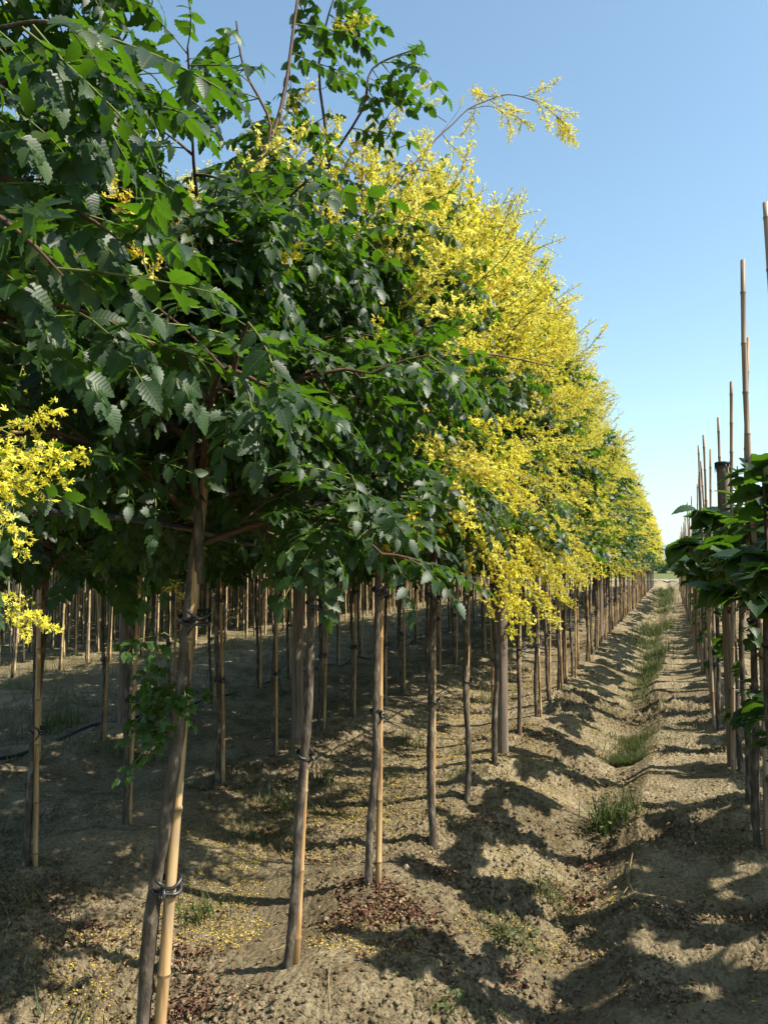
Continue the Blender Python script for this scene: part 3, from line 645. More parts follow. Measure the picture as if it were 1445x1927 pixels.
# second row: stems seen between those of the near row
ROW2Y = [2.6, 3.47, 4.27, 5.3, 6.25, 7.24, 8.02, 8.9]
k = -1; y = 2.6
while y < 44:
    yy = ROW2Y[k + 1] if k < len(ROW2Y) - 1 else y
    if k < 0: lb, gp, sb, sg = 'shaded tree of the second row with its stem out of view', 'shaded trees of the second row', None, None
    elif k < 7: lb, gp, sb, sg = f'shaded slim tree, {ORD[k]} from the left in the second row', 'shaded trees of the second row', f'shaded bamboo stake at the {ORD[k]} stem from the left in the second row', 'shaded stakes of the second row'
    else: lb, gp, sb, sg = 'slim shaded tree farther along the second row', 'trees farther along the second row', 'bamboo stake farther along the second row', 'stakes farther along the second row'
    v = FAR[k % 3] if yy > 26 else (GRN[k % 3] if k % 4 else YEL[4])
    if yy > 26 and k % 2: v = FARG[0]
    row_tree(v, ROW2 + rn.normal(0, .04), yy, lb, gp, rn, yy < 14, sb if yy < 34 else None, sg)
    y = yy + .88 + rn.uniform(-.07, .1); k += 1
k = -1; y = 4.42
while y < 40:
    if k < 0: lb, gp, sb, sg = 'dark tree of the third row with its stem out of view', 'dark trees of the third row', None, None
    elif k < 7: lb, gp, sb, sg = f'dark slim tree, {ORD[k]} from the left in the third row beside the ground hose', 'dark trees of the third row', f'bamboo stake at the {ORD[k]} stem from the left in the third row', 'stakes of the third row'
    else: lb, gp, sb, sg = 'slim tree farther along the third row beside the ground hose', 'trees farther along the third row', 'bamboo stake farther along the third row', 'stakes farther along the third row'
    v = GRN[(k + 1) % 3] if y < 20 else FARG[k % 2]
    row_tree(v, ROW3 + rn.normal(0, .04), y, lb, gp, rn, y < 12, sb if y < 30 else None, sg)
    y += .9 + rn.uniform(-.07, .12); k += 1

# ------------------------------------------------------------------ broad-leaved trees right of the path
BS = np.linspace(0, 1, 17); BWD = np.array([.02, .20, .27, .33, .345, .38, .37, .39, .365, .36, .32, .29, .235, .19, .125, .07, .004]) * 1.0
BLEAF = [strip_leaf(BS, BWD, 1.0, .18, .22, True, .010), strip_leaf(BS, BWD * .92, 1.0, .28, .38, True, .012), strip_leaf(BS, BWD * 1.08, 1.0, .10, .12, True, .009)]
def broad_variant(seed, R=.43, zlo=1.45, ztop=2.22, n=230):
    r = np.random.RandomState(seed); g = G(); b = G(); P = []; D = []
    for i in range(9):
        z0 = r.uniform(zlo - .1, zlo + .35); az = i * 2.4 + r.uniform(-.4, .4); el = R_(r.uniform(15, 60)); p = np.array([0, 0, z0]); pts = [p]
        ln = R * r.uniform(.8, 1.1) * (1 - .25 * (el > .8))
        for k in range(4): p = p + dirv(az, el - .15 * k) * ln / 4; pts.append(p)
        b.tube(pts, [.008, .006, .005, .004, .003], 5, cap=False)
        for k in range(int(n / 9)):
            f = r.uniform(.25, 1) * 4; q = min(int(f), 3); P.append(pts[q] + (pts[q + 1] - pts[q]) * (f - q)); D.append((az + r.normal(0, 1.0), r.uniform(-.75, .35)))
    lead = [np.array([0, 0, zlo - .1]), np.array([.01, .01, zlo + .3]), np.array([0, .02, ztop - .05])]; b.tube(lead, [.014, .009, .004], 6, cap=False)
    for k in range(26): P.append(lead[1] + (lead[2] - lead[1]) * r.uniform(-.3, 1)); D.append((r.uniform(0, 6.28), r.uniform(-.4, .6)))
    n_ = len(P); M = mat34(np.array(P), np.array([a for a, _ in D]), np.array([e for _, e in D]), r.normal(0, .35, n_), r.uniform(.08, .18, n_)); k = r.randint(0, 3, n_)
    for q in range(3): g.scatter(BLEAF[q], M[k == q], r.rand(int((k == q).sum())))
    t = trunk_mesh((0, 0), zlo + .1, .022, .016, seed, 9, .05, .010)
    shoots = []                                   # small shoots on the stem
    for q in range(r.randint(4, 7)):
        s = G(); P = []; D = []
        z = r.uniform(.35, 1.15); a = r.uniform(0, 6.28)
        for k in range(5): P.append((.02 * cos(a), .02 * sin(a), z + .02 * k)); D.append((a + r.uniform(-.8, .8), r.uniform(-.5, .3)))
        M = mat34(np.array(P), np.array([a for a, _ in D]), np.array([e for _, e in D]), r.normal(0, .3, len(P)), r.uniform(.06, .13, len(P))); s.scatter(BLEAF[1], M, r.rand(len(P))); shoots.append(s.mesh('shoot', [M_BROAD]))
    return dict(trunk=t, limb=b.mesh('limb', [M_TWIG]), crown=g.mesh('crown', [M_BROAD]), shoot=shoots)
BRO = [broad_variant(71 + k) for k in range(4)]
BTIE = [tie_mesh(.021, (-.036, -.013), .016, 340 + k) for k in range(2)]
RCANE = [cane_mesh((.02 * (k - 2), .01 * k), 2.85 + .06 * k, .0165, 360 + k, m=M_CANEOLD, bend=.03) for k in range(5)]
RY = {4.15: 3.32, 5.0: 3.40, 5.88: 3.12}
def broad_tree(x, y, v, lb, gp, sb, sg, cane=None, s=1.0, tie=True):
    t = tree_root('broadleaf_tree', x, y, lb, 'tree', gp); t.rotation_euler = (0, 0, rn.uniform(0, 6.28)); t.scale = (s, s, rn.uniform(.97, 1.04) * max(s, 1))
    for kk in ('trunk', 'limb', 'crown'): link(kk, v[kk], t)
    for me in v['shoot']:
        if y < 20: link('shoot', me, t)
    t.rotation_euler = (0, 0, rn.choice([0, .4, -.5, .2]))
    if tie:
        for z in (.62, 1.25): link('tie', BTIE[rn.randint(2)], t, (0, 0, z), pi * .78 if cane else 0)
    if sb:
        o = link('bamboo_stake', cane or RCANE[rn.randint(5)], None, (x + (.034 if cane else -.036), y - .013, t.location.z)); tag(o, sb, 'stake', sg)
        if cane is None: o.rotation_euler = (rn.normal(0, .008), rn.normal(0, .008), rn.uniform(0, 6))
ys = [2.45, 3.3, 4.15, 5.0, 5.88]; y = 6.75
while y < 55: ys.append(y); y += .86 + rn.uniform(-.05, .08)
for k, y in enumerate(ys):
    k -= 1; x = RROW + rn.normal(0, .02) + (.17 if k < 0 else .06 if k == 0 else 0)  # foremost tree is added out of view, small and offset, to shade the foreground
    if 0 < k < 10: lb, gp, sb, sg = f'young broad leaved tree, {ORD[k - 1]} from the camera in the path row', 'broad leaved trees of the path row', f'tall bamboo stake of the {ORD[k - 1]} broad leaved tree along the right of the path', 'tall stakes of the path row'
    elif k <= 0: lb, gp, sb, sg = 'broad leaved tree closest to the camera right of the path, its stem out of view', 'broad leaved trees of the path row', None, None
    else: lb, gp, sb, sg = 'small broad leaved tree in the far stretch of the right row', 'broad leaved trees in the far stretch', 'bamboo stake poking out above the far stretch of the right row', 'stakes in the far stretch of the right row'
    cane = None
    if k == 1: cane = cane_mesh((.03, .02), 3.35, .018, 401, m=M_CANEOLD, bend=.03)
    if k == 2: cane = cane_mesh((-.02, .0), 3.36, .019, 402, m=M_CANEOLD, bend=.035)
    if k == 3: cane = cane_mesh((.05, .0), 3.12, .016, 403, m=M_CANEOLD, bend=.03)
    broad_tree(x, y, BRO[k % 4], lb, gp, sb, sg, cane, .6 if k < 0 else .8 if k == 0 else 1.0, y < 16)
y = 1.5; k = 0
while y < 36:
    broad_tree(RROW2 + rn.normal(0, .03), y, BRO[(k + 2) % 4], 'broad leaved tree in the row behind the path row on the right', 'broad leaved trees of the back row', 'bamboo stake in the row behind the path row on the right', 'stakes of the back row', None, 1.4 if y < 5.4 else 1.2, False)  # whole row scaled up, unseen near trees most, to throw shade on the path
    y += .88 + rn.uniform(-.05, .08); k += 1

# ------------------------------------------------------------------ thick wooden posts
def post(x, y, h, r0, label, cap=False, lean=(0, 0)):
    n = int(h / .06); z = np.linspace(-.15, h, n); b = .03 * np.random.RandomState(int(y * 100)).normal(size=(1, 14)) + .01 * np.random.RandomState(3).normal(size=(n, 14))
    o = link('wooden_post', None, None, (x, y, gz(x, y)))
    link('pole', G().tube(np.stack([lean[0] * z / h, lean[1] * z / h, z], 1), r0, 14, bump=b).mesh('pole', [M_POST]), o)
    if cap:
        g = G(); g.tube([(lean[0], lean[1], h + .003), (lean[0], lean[1], h + .02), (lean[0], lean[1], h + .026)], [r0 * 1.3, r0 * 1.34, r0 * 1.22], 16); 
        for a in np.arange(0, 2 * pi, .5): g.tube([(lean[0] + cos(a) * r0 * 1.2, lean[1] + sin(a) * r0 * 1.2, h + .006), (lean[0] + cos(a) * r0 * 1.27, lean[1] + sin(a) * r0 * 1.27, h - .05 - .02 * sin(a * 5))], [.006, .002], 4)
        link('cap', g.mesh('cap', [M_RUBBER]), o)
    else: link('cut_end', G().tube([(lean[0], lean[1], h + .002), (lean[0], lean[1], h + .006)], [r0 * .97, r0 * .93], 14).mesh('cut_end', [M_POSTEND]), o)
    tag(o, label, 'post', 'thick wooden posts of the rows')
post(ROW1 - .01, 6.98, 2.4, .048, 'thick dark wooden post standing among the near row stems')
post(ROW1 + .02, 16.6, 2.4, .055, 'thick dark post far down the near row', lean=(.02, 0))
post(ROW2, 6.74, 2.4, .052, 'thick post in the second row seen behind the pale second stem')
post(ROW3 - .02, 6.60, 2.4, .052, 'thick post in the third row beside the ground hose')
post(RROW, 7.10, 2.43, .050, 'thick post with a frayed black cap between the broad leaved trees', True, (-.02, 0))
post(RROW - .02, 15.8, 2.43, .052, 'thick capped post farther down the right row', True)
post(RROW - .02, 25.5, 2.43, .055, 'thick post at the far end of the right row', True)

# ------------------------------------------------------------------ hoses
def hose(P, rad, label, name='irrigation_hose', m=None, seed=0):
    P = np.array([tuple(p) for p in P], float); Q = []
    for k in range(len(P) - 1):
        p0, p1, p2, p3 = P[max(k - 1, 0)], P[k], P[k + 1], P[min(k + 2, len(P) - 1)]
        for s in np.arange(0, 1, .125): Q.append(.5 * ((2 * p1) + (-p0 + p2) * s + (2 * p0 - 5 * p1 + 4 * p2 - p3) * s * s + (-p0 + 3 * p1 - 3 * p2 + p3) * s ** 3))
    Q.append(P[-1]); o = link(name, G().tube(Q, rad, 8).mesh(name, [m or M_HOSE])); return tag(o, label, 'hose')
P = [(-1.50, -.3, 1.78), (-1.43, .9, 1.715)]; z = [1.735, 1.70, 1.73, 1.68, 1.72, 1.69, 1.72]
P += [at(150, 965, 1.95) + Vector((0, 0, 0)), at(345, 992, 2.36)]
P += [(-1.38, 2.45, 1.675), (-1.36, 2.93, 1.70), (-1.36, 3.3, 1.66), (-1.37, 3.72, 1.69)]
P += [(ROW1 + .02 + .02 * sin(q), 4.1 + .45 * q, 1.64 + .04 * (q % 2)) for q in range(40)]
hose(P, .0105, 'black drip hose sagging from stem to stem under the near crowns')
hose([(ROW2 + .05 + .02 * sin(q * 2), 1.5 + .45 * q, 1.66 + .035 * (q % 2)) for q in range(40)], .010, 'black drip hose slung along the shaded second row')
hose([(ROW3 + .05, 2.5 + .9 * q, 1.66 + .02 * (q % 2)) for q in range(25)], .010, 'black drip hose slung along the third row')
gp_ = []
for q in range(46):
    yy = 2.5 + .5 * q; xx = ROW3 - .32 + .13 * sin(yy * .6) + .02 * yy; gp_.append((xx, yy, gz(xx, yy) + .022))
hose(gp_, .019, 'thick black pipe lying on the ground along the third row', 'ground_hose')

# ------------------------------------------------------------------ young plantation beyond the third row: pale canes and thin stems
pl = np.random.RandomState(9); C2 = [cane_mesh((0, 0), 2.25 + .06 * k, .0155, 420 + k, 6, bend=.01, m=M_PALE) for k in range(4)]
def sapling_meshes(seed):
    r = np.random.RandomState(seed); c = crown_gen(seed, ztop=2.7, R=.30, nl=6, flower=0, zlo=1.85, nsec=3, leafy=.6); cm, _ = crown_meshes(c, 'far', .24)
    return dict(trunk=trunk_mesh((0, 0), 1.85, .017, .012, seed, 6, .2), crown=cm)
SAP = [sapling_meshes(430 + k) for k in range(3)]
spots = []
for q in range(20):
    X0 = -8.9 - 1.2 * q; yy = 8.2 + pl.uniform(0, .5)
    while yy < 70:
        if -1.06 < X0 / yy < -.20 and not (q > 8 and yy > 60): spots.append((X0 + pl.normal(0, .05), yy + pl.normal(0, .05)))
        yy += .46
spots.sort(key=lambda s: s[0] ** 2 + s[1] ** 2)
restc = G(); rests = G(); ct = [None] * 4
def tpl_of(me):
    n = len(me.vertices); V = np.empty(n * 3, np.float32); me.vertices.foreach_get('co', V); A = np.empty(n * 3, np.float32); me.attributes['leaf'].data.foreach_get('vector', A)
    Q = []; T = []; qm = []; tm = []
    for p in me.polygons: (Q if len(p.vertices) == 4 else T).append(tuple(p.vertices)); (qm if len(p.vertices) == 4 else tm).append(p.material_index)
    return V.reshape(-1, 3), A.reshape(-1, 3), np.array(Q, np.int64).reshape(-1, 4), np.array(T, np.int64).reshape(-1, 3), np.array(qm, np.int32), np.array(tm, np.int32)
CT = [tpl_of(m) for m in C2]; ST = [tpl_of(s['trunk']) for s in SAP]; SCr = [tpl_of(s['crown']) for s in SAP]
for i, (x, y) in enumerate(spots):
    zz = gz(x, y)
    if i < 300:
        o = link('bamboo_cane', C2[pl.randint(4)], None, (x + .03, y, zz)); o.rotation_euler = (pl.normal(0, .015), pl.normal(0, .015), pl.uniform(0, 6))
        tag(o, 'pale sunlit bamboo cane among the young plantation beyond the third row', 'cane', 'pale canes of the young plantation')
    elif i < 2000: restc.scatter(CT[pl.randint(4)], mat34(np.array([(x + .03, y, zz)]), np.array([pl.uniform(0, 6)]), np.zeros(1), np.zeros(1), 1.0))
    if i < 170:
        v = SAP[pl.randint(3)]; t = tree_root('sapling', x, y, 'thin dark sapling tied beside a pale cane in the young plantation', 'sapling', 'saplings of the young plantation'); t.rotation_euler = (0, 0, pl.uniform(0, 6))
        link('trunk', v['trunk'], t); link('crown', v['crown'], t)
    elif i < 1100:
        k = pl.randint(3); M = mat34(np.array([(x, y, zz)]), np.array([pl.uniform(0, 6)]), np.zeros(1), np.zeros(1), 1.0); rests.scatter(ST[k], M, m=2); rests.scatter(SCr[k], M)
tag(link('distant_canes', restc.mesh('distant_canes', [M_PALE, M_NODE])), 'dense far block of pale bamboo canes in the sun', 'canes', kind='stuff')
tag(link('distant_saplings', rests.mesh('distant_saplings', [M_LEAF, M_STEM, M_BARK])), 'far block of thin saplings seen as one mass', 'saplings', kind='stuff')

# ------------------------------------------------------------------ weeds, grass, litter
def blade_tpl(bend):
    V = []; A = []
    for k, t in enumerate((0, .35, .7, 1.0)):
        wd = .022 * (1 - t ** 2) + .001; x = bend * t * t; z = t * (1 - .25 * bend * t)
        V += [(x, -wd, z), (x, wd, z)]; A += [(-1, t, .5), (1, t, .5)]
    return G().add(V, [(2 * k, 2 * k + 2, 2 * k + 3, 2 * k + 1) for k in range(3)], A=A).cat()
BLADES = [blade_tpl(b) for b in (.1, .35, .7)]
def tuft_mats(xs, ys_, zs, hs, r, tilt=.3):
    n = len(xs); a = r.uniform(0, 2 * pi, n); tl = np.abs(r.normal(0, tilt, n)); b = r.uniform(0, 2 * pi, n)
    ax = np.stack([np.cos(a), np.sin(a), 0 * a], -1)
    z = np.stack([np.sin(tl) * np.cos(b), np.sin(tl) * np.sin(b), np.cos(tl)], -1); x = ax - z * (ax * z).sum(-1)[:, None]; x /= np.linalg.norm(x, axis=1)[:, None]; y = np.cross(z, x)
    h = hs[:, None]
    return np.stack([x * h, y * np.maximum(h, .1), z * h, np.stack([xs, ys_, zs], -1)], -1)
def scatter_blades(g, M, r, rnd):
    k = r.randint(0, 3, len(M))
    for q in range(3): g.scatter(BLADES[q], M[k == q], rnd[k == q])
gr = np.random.RandomState(21)
def grass_strip():
    g = G(); n = 34000
    y = 7.5 + 52 * gr.rand(n) ** 1.7; spread = .09 + .13 * np.clip((y - 8) / 14, 0, 1); x = FURROW + .06 + gr.normal(0, 1, n) * spread + .05 * np.sin(y * .9)
    keep = vnoise(x * 2.2, y * 1.1) + gr.normal(0, .12, n) > np.interp(y, [7, 12, 20, 60], [.16, .10, .02, -.10]); x = x[keep]; y = y[keep]
    h = np.interp(y, [7, 14, 60], [.07, .16, .26]) * gr.uniform(.3, 1.2, len(x)) * (1 + 1.6 * np.clip(vnoise(x * 1.1 + 30, y * .55), -.35, .5))
    scatter_blades(g, tuft_mats(x, y, gza(x, y) - .005, h, gr), gr, np.clip(gr.normal(.55, .27, len(x)), 0, 1))
    n = 6000; x = gr.uniform(-1.35, .3, n); y = 8 + 40 * gr.rand(n) ** 1.5; keep = vnoise(x * 3 + 9, y * 1.6) + gr.normal(0, .08, n) > .2; x = x[keep]; y = y[keep]
    scatter_blades(g, tuft_mats(x, y, gza(x, y) - .005, gr.uniform(.04, .12, len(x)), gr), gr, np.clip(gr.normal(.5, .25, len(x)), 0, 1))
    tag(link('grass', g.mesh('grass', [M_GRASS])), 'green weeds growing along the ditch in the middle of the path', 'grass', kind='stuff')
grass_strip()
def field_grass():
    g = G(); n = 42000; x = -6.2 - 22 * gr.rand(n); y = 4 + 48 * gr.rand(n) ** 1.3
    keep = (vnoise(x * .9, y * .9) + .5 * vnoise(x * 3, y * 3) > -.02) & (x / y > -1.1); x = x[keep]; y = y[keep]
    scatter_blades(g, tuft_mats(x, y, gza(x, y) - .005, gr.uniform(.05, .22, len(x)), gr, .45), gr, np.clip(gr.normal(.66, .25, len(x)), 0, 1))
    n = 30000; x = gr.uniform(-9.0, -1.7, n); y = 2.5 + 26 * gr.rand(n) ** 1.3; keep = vnoise(x * 1.7 + 4, y * 1.7) + gr.normal(0, .07, n) > np.interp(x, [-9, -4.5, -3.8, -1.7], [.05, .08, .2, .22]); x = x[keep]; y = y[keep]
    scatter_blades(g, tuft_mats(x, y, gza(x, y) - .005, gr.uniform(.03, .17, len(x)), gr, .5), gr, np.clip(gr.normal(.5, .28, len(x)), 0, 1))
    tag(link('dry_grass', g.mesh('dry_grass', [M_GRASS])), 'dry thin grass over the open ground beyond the rows', 'grass', kind='stuff')
field_grass()
def weed(px, py, n, rad, h, label, dry=.45, broad=0):
    d = EYE * 1498.8 / (py - 1062.0); p = at(px, py, d * 1.04); r = np.random.RandomState(px + py); g = G()
    x = r.normal(0, rad, n); y_ = r.normal(0, rad, n); z0 = gz(p.x, p.y)
    M = tuft_mats(x, y_, gza(p.x + x, p.y + y_) - z0 - .004, h * r.uniform(.4, 1.15, n), r, .38)
    o = link('weed_clump', None, None, (p.x, p.y, z0)); 
    scatter_blades(g, M, r, np.clip(r.normal(dry, .2, n), 0, 1)); link('grass', g.mesh('grass', [M_GRASS]), o)
    if broad:
        g = G(); P = np.stack([r.normal(0, rad, broad), r.normal(0, rad, broad), r.uniform(.02, h * .6, broad)], -1); P[:, 2] += gza(p.x + P[:, 0], p.y + P[:, 1]) - z0
        g.scatter(LEAFLET_MID, mat34(P, r.uniform(0, 6.28, broad), r.uniform(-.6, .5, broad), r.normal(0, .4, broad), r.uniform(.014, .030, broad)), r.rand(broad)); link('foliage', g.mesh('foliage', [M_GRASS]), o)
    tag(o, label, 'weed', 'weeds growing on the bare soil')
for a in [(1150, 1530, 170, .085, .24, 'tall green grass clump in the ditch of the path', .3, 30), (1035, 1640, 120, .07, .12, 'pale green weed on the left bank of the ditch', .6, 40),
          (965, 1745, 90, .07, .10, 'low leafy weed on the slope beside the ditch', .4, 90), (770, 1385, 140, .11, .16, 'pale grass clump behind the third stem of the near row', .65, 0),
          (540, 1520, 130, .11, .17, 'yellowish grass clump between the near row and the second row', .75, 10), (485, 1560, 110, .10, .12, 'thin upright grass beside the shallow basin', .7, 0),
          (370, 1690, 90, .07, .12, 'dark weed in the hollow beside the closest stake', .4, 60), (1205, 1245, 160, .14, .16, 'grassy clump where the ditch weeds begin', .5, 30),
          (905, 1310, 150, .16, .17, 'dry grass around the stems beyond the fifth tree', .7, 0), (610, 1470, 60, .05, .18, 'brown withered weed stalks in the second row', .95, 0),
          (870, 1470, 130, .09, .10, 'brown tussock at the foot of the fifth stem', .98, 0), (1390, 1610, 120, .10, .08, 'straw coloured dry tussock at the right row', .97, 0),
          (860, 1890, 60, .10, .06, 'tiny leafy weed at the bottom edge of the path', .5, 90), (250, 1420, 90, .12, .2, 'green weed in the shade left of the closest stem', .35, 40),
          (110, 1370, 120, .15, .25, 'bright weed clump left in the shade near the ground hose', .3, 60), (1110, 1225, 140, .22, .10, 'low green weeds on the left bank of the path', .5, 40)]: weed(*a)

def litter():
    r = np.random.RandomState(33)
    # dead leaves in drifts
    g = G(); P = []
    spotsd = [(720, 1750, .15, 800), (690, 1700, .09, 160), (830, 1650, .14, 260), (1030, 1395, .20, 420), (1085, 1630, .09, 260), (1120, 1590, .07, 160), (920, 1560, .16, 160), (330, 1880, .12, 320), (60, 1690, .16, 330), (170, 1740, .16, 220), (350, 1770, .07, 120),
              (1260, 1560, .10, 160), (1280, 1720, .16, 240), (1330, 1620, .10, 120), (1240, 1850, .12, 160), (400, 1500, .10, 120), (1180, 1480, .12, 120), (980, 1790, .10, 120), (1090, 1770, .09, 130), (620, 1600, .14, 80)]
    for px, py, s, n in spotsd:
        n = int(n * (2.0 if px < 950 else 1.1))
        p = at(px, py, EYE * 1498.8 / (py - 1062.0) * 1.03); x = p.x + r.normal(0, s, n) * r.uniform(.4, 1.6, n); y = p.y + r.normal(0, s * .8, n) * r.uniform(.4, 1.6, n); kp = vnoise(x * 7, y * 7) + r.normal(0, .12, n) > -.12; x = x[kp]; y = y[kp]; P.append(np.stack([x, y], -1))
    n = 3600; P.append(np.stack([r.uniform(-3, 1, n), 1.4 + 7 * r.rand(n) ** 1.4], -1)); P = np.concatenate(P)
    keep = P[:, 1] > 1.2; P = P[keep]; n = len(P)
    z = gza(P[:, 0], P[:, 1]) + r.uniform(.002, .022, n)
    M = mat34(np.concatenate([P, z[:, None]], 1), r.uniform(0, 6.28, n), r.normal(0, .45, n), r.normal(0, .8, n), r.uniform(.013, .036, n))
    curl = strip_leaf([0, .3, .65, 1], [.05, .20, .17, .02], 1, .9, .55); g.scatter(curl, M, r.rand(n)); g.QM = [np.where(r.rand(len(q)) < .18, 1, 0).astype(np.int32) for q in g.QM]; tag(link('dead_leaves', g.mesh('dead_leaves', [M_DEAD, M_STRAW])), 'red brown dead leaves in drifts on the soil', 'dead leaves', kind='stuff')
    # petals
    g = G(); n = 95000; y = 1.3 + 12 * r.rand(n) ** 1.8; x = np.where(r.rand(n) < .5, r.normal(-2.2, .42, n), r.normal(-.95, .5, n)); keep = vnoise(x * 2.4 + 7, y * 2.4) + .35 * np.exp(-((x + 2.25) / .3) ** 2) > .02; x = x[keep]; y = y[keep]; n = len(x)
    M = mat34(np.stack([x, y, gza(x, y) + .005], -1), r.uniform(0, 6.28, n), r.normal(0, .3, n), r.normal(0, .4, n), r.uniform(.0035, .0075, n))
    g.scatter(G().add([(-.6, -.35, 0), (.5, -.45, .1), (.7, .35, 0), (-.5, .45, .15)], [(0, 1, 2, 3)], A=[(0, 0, .6)] * 4).cat(), M, r.rand(n)); tag(link('fallen_petals', g.mesh('fallen_petals', [M_FALLEN])), 'fallen yellow petals scattered over the soil', 'petals', kind='stuff')
    # clods
    g = G(); ico = []
    bm_v = np.array([(1, 0, 0), (-1, 0, 0), (0, 1, 0), (0, -1, 0), (0, 0, 1), (0, 0, -1), (.6, .6, .55), (-.6, .6, .5), (.6, -.62, .5), (-.62, -.58, .52)]) 
    T = [(4, 6, 7), (4, 7, 9), (4, 9, 8), (4, 8, 6), (6, 0, 2), (6, 2, 7), (7, 2, 1), (7, 1, 9), (9, 1, 3), (9, 3, 8), (8, 3, 0), (8, 0, 6), (0, 5, 2), (2, 5, 1), (1, 5, 3), (3, 5, 0)]
    tp = [G().add(bm_v * (1 + .25 * r.normal(size=(10, 1))), T=T).cat() for _ in range(4)]
    n = 120000; x = r.uniform(-4.2, 1.0, n); y = 1.3 + 9 * r.rand(n) ** 2.0; keep = vnoise(x * 1.3 + 40, y * 1.3) + .4 * vnoise(x * 5, y * 5) > -.06; x = x[keep]; y = y[keep]; n = len(x)
    s = .0035 + .0105 * r.rand(n) ** 5; M = mat34(np.stack([x, y, gza(x, y) + s * .2], -1), r.uniform(0, 6.28, n), r.normal(0, .4, n), r.normal(0, .4, n), s); k = r.randint(0, 4, n)
    for q in range(4): g.scatter(tp[q], M[k == q])
    tag(link('soil_crumbs', g.mesh('soil_crumbs', [M_SOIL], True)), 'crumbs and clods of dry soil', 'soil', kind='stuff')
    g = G()
    for _ in range(900):
        x0 = r.uniform(-3.8, .9); y0 = 1.35 + 7 * r.rand() ** 1.4; a = r.uniform(0, 6.28); ln = r.uniform(.02, .13); P = []
        for t in (0, .5, 1): xx = x0 + cos(a + .5 * t) * ln * t; yy = y0 + sin(a + .5 * t) * ln * t; P.append((xx, yy, gz(xx, yy) + .006))
        g.tube(P, [.0016, .0014, .0008], 3, cap=False)
    tag(link('straw', g.mesh('straw', [M_STRAW])), 'loose dry stalks and straw strewn over the soil', 'straw', kind='stuff')
    # stones and twigs one by one
    for q, (px, py, s, lb) in enumerate([(268, 0, 0, ''), (765, 1655, .022, 'pale stone on the slope just beyond the third stem'), (615, 1735, .024, 'pale stone beside the heap of dead leaves'), (735, 1420, .02, 'small stone behind the third stem'), (1042, 1605, .016, 'white pebble on the left bank of the ditch'), (955, 1502, .016, 'small pale stone on the slope right of the fifth stem')]):
        if not lb: continue
        p = at(px, py, EYE * 1498.8 / (py - 1062.0) * 1.02); o = link('stone', G().add(tp[q % 4][0] * np.array([1, .8, .6]), T=T).mesh('stone', [M_STONE], True), None, (p.x, p.y, gz(p.x, p.y) + s * .25), q, s); tag(o, lb, 'stone')
    for q, (pts, lb) in enumerate([([(630, 1690), (650, 1725), (690, 1752), (740, 1770)], 'thin reddish twig lying across the heap of dead leaves'), ([(620, 1860), (618, 1890), (622, 1925)], 'short dry twig on the bare soil below the second stem'), ([(1190, 1610), (1180, 1640), (1190, 1670)], 'pale curved stalk on the crest right of the ditch'),
                                   ([(1205, 1650), (1180, 1655), (1165, 1680)], 'dry bent stalk lying near the crest right of the ditch'), ([(880, 1625), (885, 1650), (905, 1670)], 'thin dry twig standing on the slope beyond the dead leaves'), ([(135, 1775), (100, 1765), (60, 1760)], 'brown twig lying in the lit soil at the left')]):
        P = []
        for px, py in pts:
            p = at(px, py, EYE * 1498.8 / (py - 1062.0) * 1.03); P.append((p.x, p.y, gz(p.x, p.y) + .014))
        tag(link('twig', G().tube(P, np.linspace(.0035, .0015, len(P)), 5).mesh('twig', [M_TWIG if q in (0, 4, 5) else M_STRAW])), lb, 'twig')
litter()

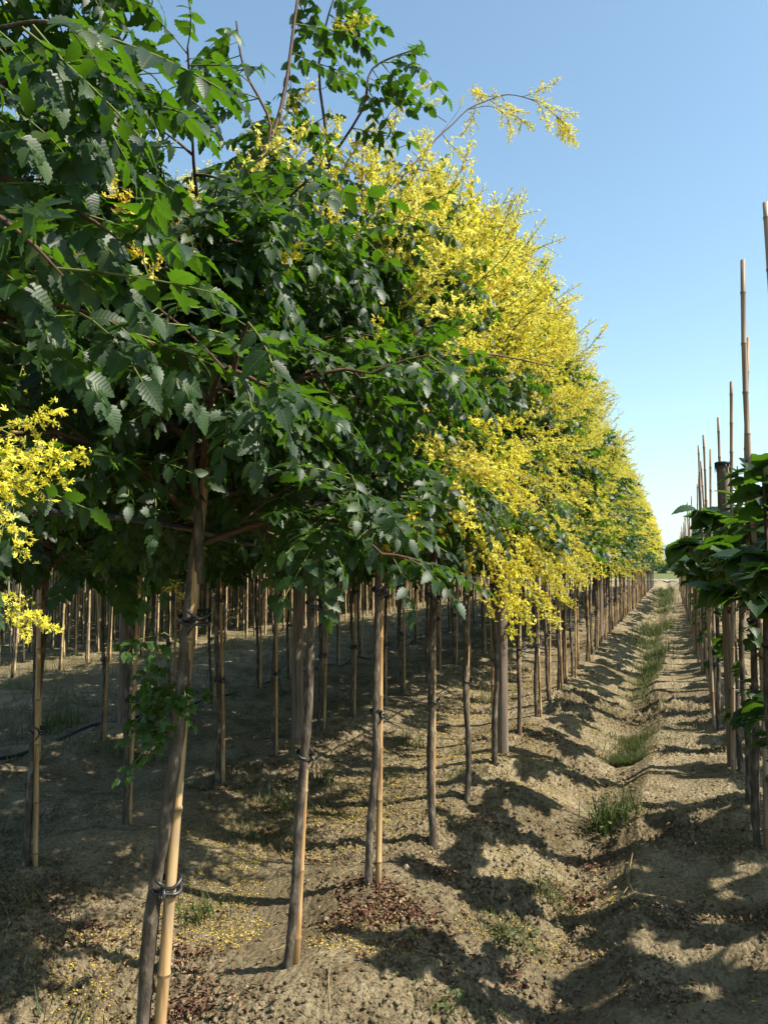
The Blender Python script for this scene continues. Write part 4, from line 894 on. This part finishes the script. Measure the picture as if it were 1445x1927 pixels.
# ------------------------------------------------------------------ far end: track, wood, hills, cable
g = G(); xs_ = np.linspace(-60, 60, 41); V = [(x, y, .02) for x in xs_ for y in (85, 88.5)]
tag(link('road', g.add(V, [(2 * k, 2 * k + 2, 2 * k + 3, 2 * k + 1) for k in range(40)]).mesh('road', [simple('gravel', [(.3, (.38, .35, .31)), (.7, (.55, .52, .47))], 3, .9)])), kind='structure')
fr = np.random.RandomState(77); g = G(); n = 9000; x = fr.uniform(-160, 120, n); y = fr.uniform(150, 162, n); h = 3.0 + 1.0 * vnoise(x * .08, x * 0) * 2 + .5 * vnoise(x * .5, x * 0)
g.scatter(strip_leaf([0, .5, 1], [.2, .5, .1], 1, .2, .2), mat34(np.stack([x, y, h * fr.rand(n) ** .6], -1), fr.uniform(0, 6.28, n), fr.normal(0, .7, n), fr.normal(0, .7, n), fr.uniform(.6, 1.3, n)), fr.rand(n))
tag(link('distant_wood', g.mesh('distant_wood', [M_LEAF])), 'dark green far-off wood along the end of the fields', 'wood', kind='stuff')
g = G(); th = np.linspace(-1.3, 1.3, 261); V = []
for q, t in enumerate(th):
    hh = 135 + 60 * vnoise(np.array([t * 5 + 3]), np.array([.5]))[0] + 25 * vnoise(np.array([t * 18]), np.array([.5]))[0]
    V += [(4200 * sin(t), 4200 * cos(t), -2), (5000 * sin(t), 5000 * cos(t), hh), (5900 * sin(t), 5900 * cos(t), -2)]
Q = [(3 * k + j, 3 * k + j + 1, 3 * k + j + 4, 3 * k + j + 3) for k in range(260) for j in (0, 1)]
tag(link('hills', g.add(V, Q).mesh('hills', [simple('hill_scrub', [(.3, (.10, .12, .06)), (.7, (.17, .17, .10))], .01, .95)])), kind='structure')

# ------------------------------------------------------------------ the summer air between here and the hills
m, n, N, L_ = mat('hazy_air'); pv = N('ShaderNodeVolumePrincipled'[10:]); pv.inputs['Color'].default_value = (.86, .93, 1, 1); pv.inputs['Density'].default_value = 1.0e-4; pv.inputs['Anisotropy'].default_value = .3
o_ = N('OutputMaterial'); L_(pv.outputs[0], o_.inputs['Volume'])
bx_ = (-6300, 6300, -420, 8200, -4, 300); V = [(bx_[a], bx_[2 + b], bx_[4 + c]) for a in (0, 1) for b in (0, 1) for c in (0, 1)]
hz = G().add(V, [(0, 1, 3, 2), (4, 6, 7, 5), (0, 4, 5, 1), (2, 3, 7, 6), (0, 2, 6, 4), (1, 5, 7, 3)])
tag(link('haze', hz.mesh('haze', [m], False)), 'thin pale summer haze over the fields', 'haze', kind='stuff')
